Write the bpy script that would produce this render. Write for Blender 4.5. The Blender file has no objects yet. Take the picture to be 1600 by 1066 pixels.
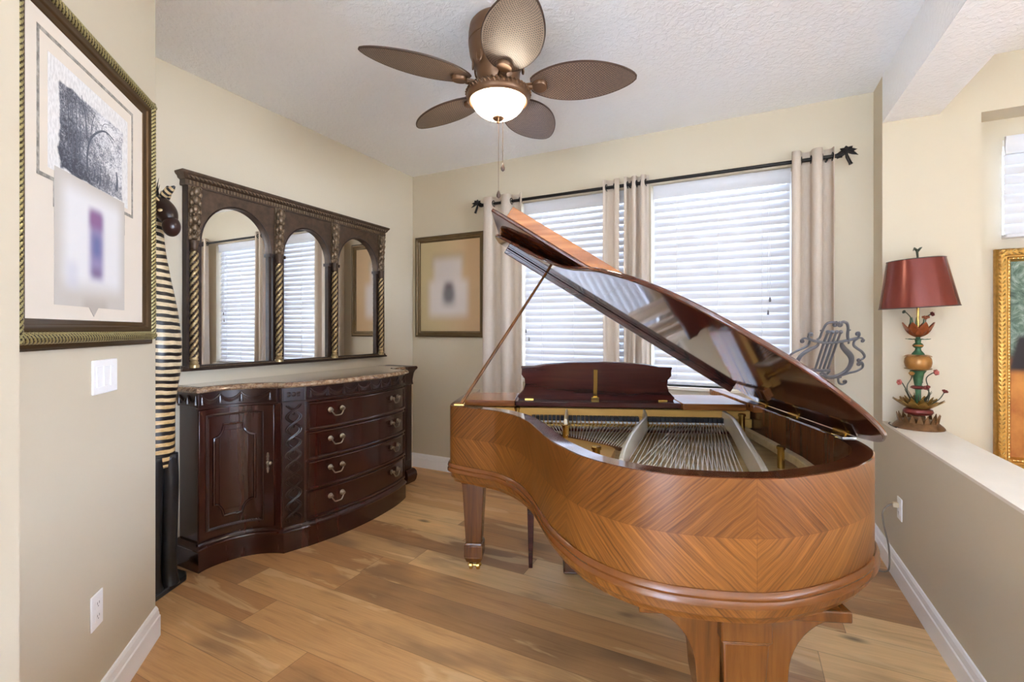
import bpy, math, random
from math import pi, sin, cos, sqrt, radians as R
from mathutils import Vector, Matrix
random.seed(7)
SC = bpy.context.scene
COL = SC.collection

# ------------------------------------------------------------------ mesh builder
class MB:
    def __init__(s):
        s.v = []; s.f = []; s.m = []; s.uv = {}
    def add(s, verts, faces, mi=0, uvs=None):
        o = len(s.v)
        s.v += [tuple(p) for p in verts]
        for k, f in enumerate(faces):
            if uvs: s.uv[len(s.f)] = [uvs[i] for i in f] if not isinstance(uvs[0], list) else uvs[k]
            s.f.append([i + o for i in f]); s.m.append(mi)
        return s
    def box(s, x0, x1, y0, y1, z0, z1, mi=0):
        v = [(x0,y0,z0),(x1,y0,z0),(x1,y1,z0),(x0,y1,z0),(x0,y0,z1),(x1,y0,z1),(x1,y1,z1),(x0,y1,z1)]
        return s.add(v, [(0,3,2,1),(4,5,6,7),(0,1,5,4),(1,2,6,5),(2,3,7,6),(3,0,4,7)], mi)
    def frust(s, c0, a0, b0, c1, a1, b1, mi=0):      # tapered square bar, z up, half sizes a,b
        v = []
        for c, a, b in ((c0,a0,b0),(c1,a1,b1)):
            v += [(c[0]-a,c[1]-b,c[2]),(c[0]+a,c[1]-b,c[2]),(c[0]+a,c[1]+b,c[2]),(c[0]-a,c[1]+b,c[2])]
        return s.add(v, [(0,3,2,1),(4,5,6,7),(0,1,5,4),(1,2,6,5),(2,3,7,6),(3,0,4,7)], mi)
    def prism(s, pts, z0, z1, mi=0):
        n = len(pts)
        a = sum(pts[i][0]*pts[(i+1)%n][1]-pts[(i+1)%n][0]*pts[i][1] for i in range(n))
        if a < 0: pts = pts[::-1]
        v = [(x,y,z0) for x,y in pts] + [(x,y,z1) for x,y in pts]
        f = [tuple(range(n-1,-1,-1)), tuple(range(n,2*n))] + [(i,(i+1)%n,n+(i+1)%n,n+i) for i in range(n)]
        return s.add(v, f, mi)
    def lathe(s, prof, c=(0,0,0), seg=32, mi=0, sx=1, sy=1, ang=0):
        v = []; f = []; n = len(prof)
        for r, z in prof:
            for k in range(seg):
                a = 2*pi*k/seg + ang; v.append((c[0]+max(r,1e-5)*cos(a)*sx, c[1]+max(r,1e-5)*sin(a)*sy, c[2]+z))
        up = prof[-1][1] >= prof[0][1]
        for i in range(n-1):
            for k in range(seg):
                q = (i*seg+k, i*seg+(k+1)%seg, (i+1)*seg+(k+1)%seg, (i+1)*seg+k)
                f.append(q if up else q[::-1])
        b = tuple(range(seg-1,-1,-1)); t = tuple(range((n-1)*seg, n*seg))
        f.append(b if up else b[::-1]); f.append(t if up else t[::-1])
        return s.add(v, f, mi)
    def ball(s, c, rx, ry=None, rz=None, seg=14, rings=8, mi=0):
        ry = ry or rx; rz = rz or rx
        v = [(c[0],c[1],c[2]-rz)]; f = []
        for i in range(1, rings):
            p = -pi/2 + pi*i/rings
            for k in range(seg):
                a = 2*pi*k/seg; v.append((c[0]+rx*cos(p)*cos(a), c[1]+ry*cos(p)*sin(a), c[2]+rz*sin(p)))
        v.append((c[0],c[1],c[2]+rz)); L = len(v)-1
        for k in range(seg): f.append((0, 1+(k+1)%seg, 1+k))
        for i in range(rings-2):
            for k in range(seg):
                f.append((1+i*seg+k, 1+i*seg+(k+1)%seg, 1+(i+1)*seg+(k+1)%seg, 1+(i+1)*seg+k))
        for k in range(seg): f.append((L, 1+(rings-2)*seg+k, 1+(rings-2)*seg+(k+1)%seg))
        return s.add(v, f, mi)
    def tube(s, path, r, seg=8, mi=0, closed=False, flat=1.0, nrm=None, lobes=0, twist=0., depth=.15, mi2=None):
        P = [Vector(p) for p in path]; n = len(P)
        rr = r if isinstance(r, (list, tuple)) else [r]*n
        v = []; f = []; mm = []
        up = None; L = 0.
        for i in range(n):
            if closed: t = P[(i+1)%n]-P[i-1]
            else: t = P[min(i+1,n-1)]-P[max(i-1,0)]
            t.normalize()
            if nrm is not None: u = Vector(nrm)
            elif up is None: u = Vector((0,0,1)) if abs(t.z) < .9 else Vector((1,0,0))
            else: u = up
            u = (u - t*u.dot(t)); u.normalize(); up = u
            w = t.cross(u)
            if i: L += (P[i]-P[i-1]).length
            for k in range(seg):
                a = 2*pi*k/seg
                g = 1.
                if lobes: g = 1 + depth*cos(lobes*a - twist*L)
                v.append(P[i] + u*(rr[i]*g*cos(a)*flat) + w*(rr[i]*g*sin(a)))
        m = n if closed else n-1
        L = 0.
        for i in range(m):
            j = (i+1) % n
            for k in range(seg):
                f.append((i*seg+k, i*seg+(k+1)%seg, j*seg+(k+1)%seg, j*seg+k))
                if mi2 is not None:
                    a = 2*pi*(k+.5)/seg; Lm = L + (P[j]-P[i]).length/2
                    mm.append(mi2 if cos(lobes*a - twist*Lm) < -.35 else mi)
            L += (P[j]-P[i]).length
        if not closed:
            f.append(tuple(range(seg-1,-1,-1))); f.append(tuple(range((n-1)*seg, n*seg))); mm += [mi, mi]
        k0 = len(s.f)
        s.add(v, f, mi)
        if mi2 is not None: s.m[k0:] = mm
        return s
    def sweep(s, pts, prof, closed=False, mi=0, capends=True, zoff=None, mis=None, useuv=False):
        """pts 2d polyline; prof = list of (offset to the right of travel, z), taken as a closed ring"""
        n = len(pts); P = [Vector((p[0],p[1])) for p in pts]
        nor = []
        for i in range(n):
            if closed: a, b = P[i]-P[i-1], P[(i+1)%n]-P[i]
            else:
                a = P[i]-P[i-1] if i else P[1]-P[0]
                b = P[i+1]-P[i] if i < n-1 else P[-1]-P[-2]
            a = a.normalized(); b = b.normalized()
            na = Vector((a.y,-a.x)); nb = Vector((b.y,-b.x)); q = na+nb
            if q.length < 1e-6: q = na.copy()
            q.normalize(); q = q/max(.35, q.dot(na)); nor.append(q)
        k = len(prof); v = []; f = []; uvs = []; mm = []
        S = [0.]
        for i in range(1, n+1): S.append(S[-1]+(P[i%n]-P[i-1]).length)
        for i in range(n):
            for o, z in prof: v.append((P[i].x+nor[i].x*o, P[i].y+nor[i].y*o, z))
        for i in range(n if closed else n-1):
            j = (i+1) % n
            for q in range(k):
                q2 = (q+1) % k
                f.append((i*k+q, j*k+q, j*k+q2, i*k+q2))
                uvs.append([(S[i],prof[q][1]),(S[i+1],prof[q][1]),(S[i+1],prof[q2][1]),(S[i],prof[q2][1])])
                mm.append(mis[q] if mis else mi)
        if not closed and capends:
            f.append(tuple(range(k))[::-1] if False else tuple(range(k))); f.append(tuple(range((n-1)*k+k-1,(n-1)*k-1,-1)))
            for e in (0, n-1): uvs.append([(S[e]+p[0],p[1]) for p in prof]); mm.append(mi)
        k0 = len(s.f)
        s.add(v, f, mi, uvs if useuv else None); s.m[k0:] = mm
        return s
    def grid(s, fn, nu, nv, mi=0, uv=False, flip=False, wrap=False):
        v = [fn(i/(nu), j/(nv)) for i in range(nu+(0 if wrap else 1)) for j in range(nv+1)]
        f = []; uvs = []
        for i in range(nu):
            for j in range(nv):
                i2 = (i+1) % nu if wrap else i+1
                q = (i*(nv+1)+j, i2*(nv+1)+j, i2*(nv+1)+j+1, i*(nv+1)+j+1)
                t = [(i/nu,j/nv),((i+1)/nu,j/nv),((i+1)/nu,(j+1)/nv),(i/nu,(j+1)/nv)]
                f.append(q[::-1] if flip else q); uvs.append(t[::-1] if flip else t)
        return s.add(v, f, mi, uvs if uv else None)
    def slab(s, fn, nu, nv, mi=0):
        """closed sheet: fn(u,v,side) side 0 back, 1 front"""
        W = nv+1; N = (nu+1)*W
        v = [fn(i/nu, j/nv, 0) for i in range(nu+1) for j in range(W)] + [fn(i/nu, j/nv, 1) for i in range(nu+1) for j in range(W)]
        f = []; uvs = []
        for i in range(nu):
            for j in range(nv):
                q = (i*W+j, (i+1)*W+j, (i+1)*W+j+1, i*W+j+1)
                t = [(i/nu,j/nv),((i+1)/nu,j/nv),((i+1)/nu,(j+1)/nv),(i/nu,(j+1)/nv)]
                f.append(q[::-1]); uvs.append(t[::-1]); f.append(tuple(a+N for a in q)); uvs.append(t)
        def edge(a, b, t): f.append((a, b, b+N, a+N)); uvs.append([t]*4)
        for i in range(nu):
            edge(i*W, (i+1)*W, (i/nu,0)); edge((i+1)*W+nv, i*W+nv, (i/nu,1))
        for j in range(nv):
            edge(j+1, j, (0,j/nv)); edge(nu*W+j, nu*W+j+1, (1,j/nv))
        return s.add(v, f, mi, uvs)
    def xform(s, M):
        s.v = [tuple(M @ Vector(p)) for p in s.v]; return s
    def build(s, name, mats, parent=None, smooth=38, bevel=0, seg=2):
        me = bpy.data.meshes.new(name)
        me.from_pydata(s.v, [], s.f)
        if not isinstance(mats, (list, tuple)): mats = [mats]
        for m in mats: me.materials.append(m)
        me.polygons.foreach_set('material_index', s.m)
        if s.uv:
            ul = me.uv_layers.new(name='UVMap')
            for p in me.polygons:
                t = s.uv.get(p.index)
                if t:
                    for li, c in zip(p.loop_indices, t): ul.data[li].uv = c
        me.validate(); me.update()
        if smooth:
            me.polygons.foreach_set('use_smooth', [True]*len(me.polygons))
            me.set_sharp_from_angle(angle=R(smooth))
        o = bpy.data.objects.new(name, me); COL.objects.link(o)
        if parent: o.parent = parent
        if bevel:
            b = o.modifiers.new('Bevel', 'BEVEL'); b.width = bevel; b.segments = seg; b.limit_method = 'ANGLE'; b.angle_limit = R(40)
            b.harden_normals = False
        return o

def tag(o, label=None, cat=None, group=None, kind=None):
    if label: o['label'] = label
    if cat: o['category'] = cat
    if group: o['group'] = group
    if kind: o['kind'] = kind
    return o
def thing(name, label, cat, loc=(0,0,0), rot=(0,0,0), group=None):
    o = bpy.data.objects.new(name, None); COL.objects.link(o)
    o.location = loc; o.rotation_euler = rot; o.empty_display_size = .1
    return tag(o, label, cat, group)
def struct(o): o['kind'] = 'structure'; return o
def crom(pts, n=8, closed=False):
    """Catmull-Rom through points"""
    P = [Vector(p) for p in pts]; out = []; N = len(P)
    for i in range(N if closed else N-1):
        p0 = P[i-1] if (i or closed) else P[0]*2-P[1]
        p1 = P[i]; p2 = P[(i+1)%N]
        p3 = P[(i+2)%N] if (i+2 < N or closed) else P[-1]*2-P[-2]
        for k in range(n):
            t = k/n
            out.append(.5*((2*p1)+(p2-p0)*t+(2*p0-5*p1+4*p2-p3)*t*t+(3*p1-p0-3*p2+p3)*t**3))
    if not closed: out.append(P[-1].copy())
    return out
def spiral(c, r0, r1, a0, turns, n=20):
    return [(c[0]+(r0+(r1-r0)*k/n)*cos(a0+turns*2*pi*k/n), c[1]+(r0+(r1-r0)*k/n)*sin(a0+turns*2*pi*k/n)) for k in range(n+1)]

# ------------------------------------------------------------------ materials
def srgb(r, g, b):
    f = lambda c: (c/255/12.92) if c/255 <= .04045 else ((c/255+.055)/1.055)**2.4
    return (f(r), f(g), f(b), 1.)
class NT:
    def __init__(s, name):
        s.m = bpy.data.materials.new(name); s.m.use_nodes = True
        s.t = s.m.node_tree; s.n = s.t.nodes; s.b = s.n['Principled BSDF']; s.out = s.n['Material Output']
    def new(s, typ, **kw):
        n = s.n.new(typ)
        for k, v in kw.items(): setattr(n, k, v)
        return n
    def link(s, a, b): s.t.links.new(a, b)
    def val(s, sock, v):
        if hasattr(v, 'is_output'): s.link(v, sock)
        else: sock.default_value = v
    def math(s, op, a, b=0., c=None):
        n = s.new('ShaderNodeMath', operation=op); s.val(n.inputs[0], a); s.val(n.inputs[1], b)
        if c is not None: s.val(n.inputs[2], c)
        return n.outputs[0]
    def mix(s, f, a, b, bt='MIX'):
        n = s.new('ShaderNodeMix', data_type='RGBA', blend_type=bt)
        s.val(n.inputs[0], f); s.val(n.inputs[6], a); s.val(n.inputs[7], b); return n.outputs[2]
    def coord(s, kind='Object', scale=(1,1,1), loc=(0,0,0), rot=(0,0,0)):
        t = s.new('ShaderNodeTexCoord'); m = s.new('ShaderNodeMapping')
        m.inputs['Scale'].default_value = scale; m.inputs['Location'].default_value = loc; m.inputs['Rotation'].default_value = rot
        s.link(t.outputs[kind], m.inputs[0]); return m.outputs[0]
    def noise(s, vec, scale=5., detail=4., rough=.55, dist=0., col=False):
        n = s.new('ShaderNodeTexNoise'); s.link(vec, n.inputs['Vector'])
        n.inputs['Scale'].default_value = scale; n.inputs['Detail'].default_value = detail
        n.inputs['Roughness'].default_value = rough; n.inputs['Distortion'].default_value = dist
        return n.outputs['Color' if col else 'Fac']
    def ramp(s, f, stops, interp='LINEAR'):
        n = s.new('ShaderNodeValToRGB'); n.color_ramp.interpolation = interp
        e = n.color_ramp.elements
        while len(e) < len(stops): e.new(.5)
        for k, (p, c) in enumerate(stops): e[k].position = p; e[k].color = c
        s.link(f, n.inputs[0]); return n.outputs[0]
    def sep(s, vec):
        n = s.new('ShaderNodeSeparateXYZ'); s.link(vec, n.inputs[0]); return n.outputs
    def comb(s, x=0., y=0., z=0.):
        n = s.new('ShaderNodeCombineXYZ')
        for i, q in enumerate((x, y, z)): s.val(n.inputs[i], q)
        return n.outputs[0]
    def wn(s, vec):
        n = s.new('ShaderNodeTexWhiteNoise', noise_dimensions='3D'); s.link(vec, n.inputs['Vector']); return n.outputs['Value']
    def smooth(s, x, a, b):
        n = s.new('ShaderNodeMapRange', interpolation_type='SMOOTHSTEP')
        s.val(n.inputs[0], x); n.inputs[1].default_value = a; n.inputs[2].default_value = b; return n.outputs[0]
    def bump(s, h, strength=.2, dist=.01):
        n = s.new('ShaderNodeBump'); n.inputs['Strength'].default_value = strength; n.inputs['Distance'].default_value = dist
        s.link(h, n.inputs['Height']); s.link(n.outputs[0], s.b.inputs['Normal'])
    def base(s, c): s.val(s.b.inputs['Base Color'], c)
    def set(s, rough=.5, metal=0., coat=0., spec=None, crough=.05):
        s.b.inputs['Roughness'].default_value = rough; s.b.inputs['Metallic'].default_value = metal
        s.b.inputs['Coat Weight'].default_value = coat; s.b.inputs['Coat Roughness'].default_value = crough
        if spec is not None: s.b.inputs['Specular IOR Level'].default_value = spec
        return s
def simple(name, c, rough=.5, metal=0., coat=0., var=.12, vs=6., bs=0., bd=.002, bsc=60., spec=None, stretch=(1,1,1)):
    t = NT(name).set(rough, metal, coat, spec)
    v = t.coord(scale=stretch)
    n = t.noise(v, vs, 5)
    d = tuple(x*(1-var) for x in c[:3])+(1,); l = tuple(min(1,x*(1+var)) for x in c[:3])+(1,)
    t.base(t.ramp(n, [(.3, d), (.7, l)]))
    if bs: t.bump(t.noise(v, bsc, 3), bs, bd)
    return t.m
WALLC = srgb(206, 195, 173)
def wall_mat():
    t = NT('wall_paint').set(.62, spec=.3)
    v = t.coord()
    n = t.noise(v, 1.2, 2)
    t.base(t.ramp(n, [(.35, tuple(c*.97 for c in WALLC[:3])+(1,)), (.65, WALLC)]))
    t.bump(t.noise(v, 75, 3, .6), .12, .003); return t.m
def ceil_mat():
    t = NT('ceiling_texture').set(.75, spec=.2)
    v = t.coord()
    n = t.noise(v, 38, 3, .55, .6)
    t.base(srgb(246, 249, 253)); t.bump(t.smooth(n, .42, .62), .35, .006); return t.m
def floor_mat():
    t = NT('oak_planks').set(.36, spec=.4)
    v = t.coord(); x, y, z = t.sep(v)
    W, L = .19, 2.0
    ry = t.math('DIVIDE', t.math('ADD', y, 20.135), W); row = t.math('FLOOR', ry); fy = t.math('FRACT', ry)
    off = t.math('MULTIPLY', t.wn(t.comb(row, 3.7, 1.)), 7.3)
    rx = t.math('ADD', t.math('DIVIDE', t.math('ADD', x, 20.), L), off); cx = t.math('FLOOR', rx); fx = t.math('FRACT', rx)
    idv = t.wn(t.comb(row, cx, 5.)); id2 = t.wn(t.comb(cx, row, 9.))
    gx = t.math('ADD', t.math('MULTIPLY', x, 1.), t.math('MULTIPLY', idv, 31.))
    gv = t.comb(t.math('MULTIPLY', gx, 1.3), t.math('MULTIPLY', y, 16.), t.math('MULTIPLY', id2, 17.))
    g1 = t.noise(gv, 1.3, 6, .62, 1.1)
    gf = t.comb(t.math('MULTIPLY', gx, 3.), t.math('MULTIPLY', y, 120.), id2)
    g2 = t.noise(gf, 1.5, 3)
    tone = t.ramp(idv, [(0., srgb(188,138,88)), (.16, srgb(212,168,116)), (.32, srgb(196,148,98)), (.48, srgb(160,118,80)), (.6, srgb(206,158,104)), (.74, srgb(228,190,138)), (.88, srgb(172,130,88)), (1., srgb(200,152,100))])
    grain = t.ramp(g1, [(.22, (.62,.57,.52,1)), (.44, (.96,.95,.94,1)), (.6, (1.02,1.02,1.02,1)), (.8, (1.22,1.18,1.12,1))])
    c = t.mix(1., tone, grain, 'MULTIPLY')
    fine = t.ramp(g2, [(.3, (.88,.86,.84,1)), (.65, (1.04,1.04,1.04,1))])
    c = t.mix(.8, c, fine, 'MULTIPLY')
    # big cloudy smoky patches and knots
    sm = t.noise(t.comb(t.math('MULTIPLY', gx, .8), t.math('MULTIPLY', y, 2.2), idv), 1.6, 3)
    c = t.mix(t.math('MULTIPLY', t.smooth(sm, .52, .70), .62), c, srgb(120,94,72))
    sap = t.noise(t.comb(t.math('MULTIPLY', gx, .9), t.math('MULTIPLY', y, 5.5), t.math('ADD', id2, 7.)), 1.3, 4, .6, .8)
    c = t.mix(t.math('MULTIPLY', t.smooth(sap, .57, .63), .5), c, srgb(228,194,146))
    vo = t.new('ShaderNodeTexVoronoi'); vo.inputs['Scale'].default_value = 1.
    t.link(t.comb(t.math('MULTIPLY', gx, 1.7), t.math('MULTIPLY', y, 4.2), 0.), vo.inputs['Vector'])
    kn = t.math('SUBTRACT', 1., t.smooth(t.math('ADD', vo.outputs['Distance'], t.math('MULTIPLY', g1, .05)), .05, .16))
    pick = t.math('GREATER_THAN', t.sep(vo.outputs['Color'])[0], .3)
    c = t.mix(t.math('MULTIPLY', t.math('MULTIPLY', kn, pick), .85), c, srgb(52,34,22))
    ey = t.math('MINIMUM', fy, t.math('SUBTRACT', 1., fy)); ex = t.math('MINIMUM', fx, t.math('SUBTRACT', 1., fx))
    seam = t.math('MAXIMUM', t.math('LESS_THAN', ey, .006), t.math('LESS_THAN', ex, .0007))
    c = t.mix(t.math('MULTIPLY', seam, .55), c, srgb(66,44,28))
    t.base(c)
    t.bump(t.math('SUBTRACT', t.math('MULTIPLY', g1, .4), seam), .12, .002)
    return t.m
def veneer_mat():
    """book-matched walnut: UV x = metres round the rim from the tail's middle seam, y = metres above the mid seam"""
    t = NT('bookmatched_walnut').set(.32, coat=.12, crough=.22, spec=.35)
    u = t.sep(t.coord('UV'))
    P = .56
    su = t.math('ABSOLUTE', t.math('SUBTRACT', t.math('FLOORED_MODULO', t.math('ADD', u[0], P), 2*P), P))
    sz = t.math('ABSOLUTE', u[1])
    ac = t.math('ADD', su, t.math('MULTIPLY', sz, 1.05)); al = t.math('SUBTRACT', su, sz)
    pan = t.math('FLOOR', t.math('DIVIDE', u[0], P)); up = t.math('GREATER_THAN', u[1], 0.)
    wob = t.math('MULTIPLY', t.noise(t.comb(t.math('MULTIPLY', ac, 1.), t.math('MULTIPLY', al, 3.), t.math('ADD', pan, up)), 3., 2), .012)
    ac2 = t.math('ADD', ac, wob)
    g = t.noise(t.comb(t.math('MULTIPLY', ac2, 100.), t.math('MULTIPLY', al, 2.2), 0.), 1., 5, .62)
    g2 = t.noise(t.comb(t.math('MULTIPLY', ac2, 14.), t.math('MULTIPLY', al, 1.), 2.), 1., 3)
    r = t.wn(t.comb(pan, t.math('MULTIPLY', up, 3.), 4.))
    c = t.ramp(g, [(.28, srgb(70,38,12)), (.44, srgb(114,68,26)), (.7, srgb(148,96,42))])
    c = t.mix(.75, c, t.ramp(g2, [(.3, (.84,.80,.76,1)), (.66, (1.08,1.06,1.03,1))]), 'MULTIPLY')
    c = t.mix(1., c, t.ramp(t.math('ADD', t.math('MULTIPLY', r, .45), t.math('MULTIPLY', t.math('SUBTRACT', 1., up), .55)), [(0., (.66,.60,.54,1)), (1., (.96,.95,.92,1))]), 'MULTIPLY')
    line = t.math('MAXIMUM', t.math('LESS_THAN', su, .0012), t.math('MAXIMUM', t.math('LESS_THAN', sz, .0012), t.math('GREATER_THAN', su, P-.0012)))
    t.base(t.mix(t.math('MULTIPLY', line, .45), c, srgb(90,46,16)))
    return t.m
def wood(name, dark, mid, light, rough=.25, coat=.3, axis='Z', sc=1., rotz=0.):
    t = NT(name).set(rough, coat=coat, crough=.06)
    s = {'X': (2, 28, 28), 'Y': (28, 2, 28), 'Z': (28, 28, 2)}[axis]
    v = t.coord(scale=tuple(a*sc for a in s), rot=(0,0,rotz))
    n = t.noise(v, 1., 5, .6, .4)
    t.base(t.ramp(n, [(.28, dark), (.5, mid), (.74, light)])); return t.m
def weave_mat():
    t = NT('woven_rattan').set(.4, spec=.5, coat=.35, crough=.35)
    br = t.new('ShaderNodeTexBrick'); br.offset = .5
    t.link(t.coord('UV', scale=(1,1,1)), br.inputs['Vector'])
    br.inputs['Scale'].default_value = 1.; br.inputs['Mortar Size'].default_value = .2; br.inputs['Mortar Smooth'].default_value = .6
    br.inputs['Brick Width'].default_value = 1.; br.inputs['Row Height'].default_value = .62
    br.inputs['Color1'].default_value = srgb(160,134,114); br.inputs['Color2'].default_value = srgb(144,120,102); br.inputs['Mortar'].default_value = srgb(40,28,22)
    t.base(br.outputs['Color'])
    t.bump(t.math('SUBTRACT', 1., br.outputs['Fac']), .5, .002); return t.m
def zebra_mat():
    t = NT('zebra_stripes').set(.38, spec=.5)
    v = t.coord(); x, y, z = t.sep(v)
    n = t.noise(t.coord(scale=(5,5,7)), 1., 3)
    an = t.math('MULTIPLY', t.math('ADD', t.math('MULTIPLY', n, .03), t.math('MULTIPLY', t.math('ADD', x, y), .07)), 1.)
    s = t.math('SINE', t.math('MULTIPLY', t.math('ADD', z, an), 2*pi/.0375))
    f = t.smooth(s, -.05, .15)
    gold = t.math('SUBTRACT', 1., t.smooth(z, .8, 1.2))
    crm = t.mix(gold, srgb(216,198,162), srgb(206,166,98))
    crm = t.mix(.35, crm, t.ramp(t.noise(t.coord(scale=(30,30,60)), 1., 4), [(.35, srgb(150,120,80)), (.6, srgb(226,206,170))]))
    t.base(t.mix(f, crm, srgb(26,20,18))); return t.m
def marble_mat():
    t = NT('brown_marble').set(.12, coat=.8, spec=.6)
    v = t.coord(scale=(9,9,9))
    n = t.noise(v, 1.6, 7, .66, 1.6)
    vo = t.new('ShaderNodeTexVoronoi'); vo.inputs['Scale'].default_value = 2.6; t.link(v, vo.inputs['Vector'])
    c = t.ramp(n, [(.2, srgb(70,44,32)), (.42, srgb(136,104,80)), (.5, srgb(186,158,124)), (.57, srgb(112,84,66)), (.75, srgb(204,182,152))])
    c = t.mix(.3, c, t.ramp(vo.outputs['Distance'], [(.1, srgb(226,212,188)), (.5, srgb(104,72,54))]))
    t.base(c); return t.m
def fabric_mat(name, c1, c2, tr=.35):
    t = NT(name).set(.9, spec=.1)
    v = t.coord(scale=(90, 90, 300)); n = t.noise(v, 1.4, 3)
    v2 = t.coord(scale=(260, 260, 14)); n2 = t.noise(v2, 1.2, 2)
    c = t.ramp(t.math('MULTIPLY', t.math('ADD', n, n2), .5), [(.2, c1), (.8, c2)])
    t.base(c)
    tl = t.new('ShaderNodeBsdfTranslucent'); t.link(c, tl.inputs[0])
    ms = t.new('ShaderNodeMixShader'); ms.inputs[0].default_value = tr
    t.link(t.b.outputs[0], ms.inputs[1]); t.link(tl.outputs[0], ms.inputs[2]); t.link(ms.outputs[0], t.out.inputs[0])
    return t.m
def blind_mat():
    t = NT('white_blind').set(.42, spec=.3)
    c = srgb(216, 218, 224); t.base(c)
    tl = t.new('ShaderNodeBsdfTranslucent'); tl.inputs[0].default_value = c
    ms = t.new('ShaderNodeMixShader'); ms.inputs[0].default_value = .05
    t.link(t.b.outputs[0], ms.inputs[1]); t.link(tl.outputs[0], ms.inputs[2]); t.link(ms.outputs[0], t.out.inputs[0])
    return t.m
def glass_mat():
    t = NT('window_glass')
    tr = t.new('ShaderNodeBsdfTransparent'); gl = t.new('ShaderNodeBsdfGlossy'); gl.inputs['Roughness'].default_value = .02
    fr = t.new('ShaderNodeFresnel'); fr.inputs[0].default_value = 1.45
    ms = t.new('ShaderNodeMixShader'); t.link(fr.outputs[0], ms.inputs[0])
    t.link(tr.outputs[0], ms.inputs[1]); t.link(gl.outputs[0], ms.inputs[2]); t.link(ms.outputs[0], t.out.inputs[0]); return t.m
def bowl_mat():
    t = NT('lit_alabaster').set(.35)
    n = t.noise(t.coord(scale=(9,9,9)), 1.3, 4, .5, .8)
    c = t.ramp(n, [(.35, srgb(255,226,186)), (.62, srgb(255,240,218))])
    t.base(srgb(250,236,208)); t.link(c, t.b.inputs['Emission Color']); t.b.inputs['Emission Strength'].default_value = 7.5
    return t.m
def soft_art(name, fn):
    """art painted by a function of UV"""
    t = NT(name).set(.6, spec=.3)
    u = t.sep(t.coord('UV')); t.base(fn(t, u[0], u[1])); return t.m
def blot(t, u, v, x0, x1, y0, y1, s):
    a = t.math('MULTIPLY', t.smooth(u, x0-s, x0+s), t.math('SUBTRACT', 1., t.smooth(u, x1-s, x1+s)))
    b = t.math('MULTIPLY', t.smooth(v, y0-s, y0+s), t.math('SUBTRACT', 1., t.smooth(v, y1-s, y1+s)))
    return t.math('MULTIPLY', a, b)

M = {}
M['wall'] = wall_mat(); M['ceil'] = ceil_mat(); M['floor'] = floor_mat()
M['bounce'] = simple('pale_bounce_floor', srgb(232,228,222), .4, var=.03)  # invented pale floor finish, there to reflect light upward
M['trim'] = simple('white_trim', srgb(244,244,245), .35, var=.01)
M['white'] = simple('white_plastic', srgb(246,246,246), .3, var=.01)
M['slot'] = simple('dark_slot', srgb(60,58,56), .6)
M['pony'] = simple('painted_cap', srgb(226,219,207), .5, var=.03)
M['glass'] = glass_mat(); M['blind'] = blind_mat(); M['cordw'] = simple('blind_cord', srgb(226,226,228), .7)
M['tassel'] = simple('grey_tassel', srgb(120,118,120), .5)
M['curtain'] = fabric_mat('linen_curtain', srgb(214,200,184), srgb(236,226,214))
M['iron'] = simple('black_iron', srgb(38,36,36), .45, .6)
M['veneer'] = veneer_mat()
M['legw'] = wood('walnut_leg', srgb(74,40,15), srgb(104,60,23), srgb(124,76,32))
M['mouldw'] = simple('walnut_moulding', srgb(110,62,24), .26, coat=.2, var=.12, vs=14)
M['rimtop'] = wood('dark_rim_top', srgb(52,26,14), srgb(84,46,26), srgb(108,62,36), .08, 1., 'X')
M['rimin'] = wood('rim_inside', srgb(82,46,25), srgb(100,58,32), srgb(116,70,40), .22, .3, 'Z', 1.4)
M['lid'] = wood('polished_mahogany', srgb(58,27,18), srgb(72,34,22), srgb(88,44,28), .06, .6, 'X')
M['lidtop'] = wood('lid_top_walnut', srgb(104,54,22), srgb(150,90,42), srgb(184,120,60), .2, .3, 'X')
M['desk'] = wood('dark_mahogany', srgb(44,18,16), srgb(66,28,24), srgb(84,38,30), .2, .3, 'X')
M['keydark'] = wood('bed_wood', srgb(60,34,20), srgb(92,56,32), srgb(114,72,44), .4, .1, 'X')
M['gold'] = simple('gold_iron_plate', srgb(214,166,86), .35, .2, var=.06, bs=.1, bsc=90)
M['brass'] = simple('brass', srgb(206,168,92), .25, 1.)
M['steel'] = simple('steel', srgb(206,204,200), .25, 1.)
M['strut'] = simple('plate_strut', srgb(226,214,190), .22, .25, var=.05)
M['wire'] = simple('steel_wire', srgb(232,230,228), .3, .35)
M['copper'] = simple('copper_wire', srgb(224,212,200), .3, .35)
M['felt'] = simple('red_felt', srgb(132,28,44), .95)
M['dampb'] = simple('damper_black', srgb(30,28,30), .5)
M['dampw'] = simple('damper_felt', srgb(228,226,222), .9)
M['sound'] = wood('spruce_board', srgb(206,176,122), srgb(224,196,142), srgb(236,212,164), .35, .2, 'X')
M['marble'] = marble_mat()
M['cherry'] = wood('dark_cherry', srgb(46,19,14), srgb(54,23,17), srgb(63,28,20), .24, .3, 'Z', .5)
M['cherryd'] = wood('carved_cherry', srgb(36,16,12), srgb(44,20,15), srgb(54,26,19), .30, .2, 'Z', .5)
M['pewter'] = simple('antique_pewter', srgb(150,142,126), .32, .95, var=.2, vs=40)
M['mframe'] = simple('bronze_frame', srgb(80,63,50), .42, .35, var=.3, vs=30)
M['mframed'] = simple('dark_bronze', srgb(50,36,30), .45, .3, var=.3, vs=30)
M['mrub'] = simple('rubbed_bronze', srgb(116,98,78), .38, .45, var=.3, vs=60)
M['mgold'] = simple('rubbed_gold', srgb(188,168,126), .35, .7, var=.25, vs=50)
t = NT('mirror_silver').set(.0, 1.); t.base((.92,.93,.92,1)); M['mirror'] = t.m
M['weave'] = weave_mat()
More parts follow.
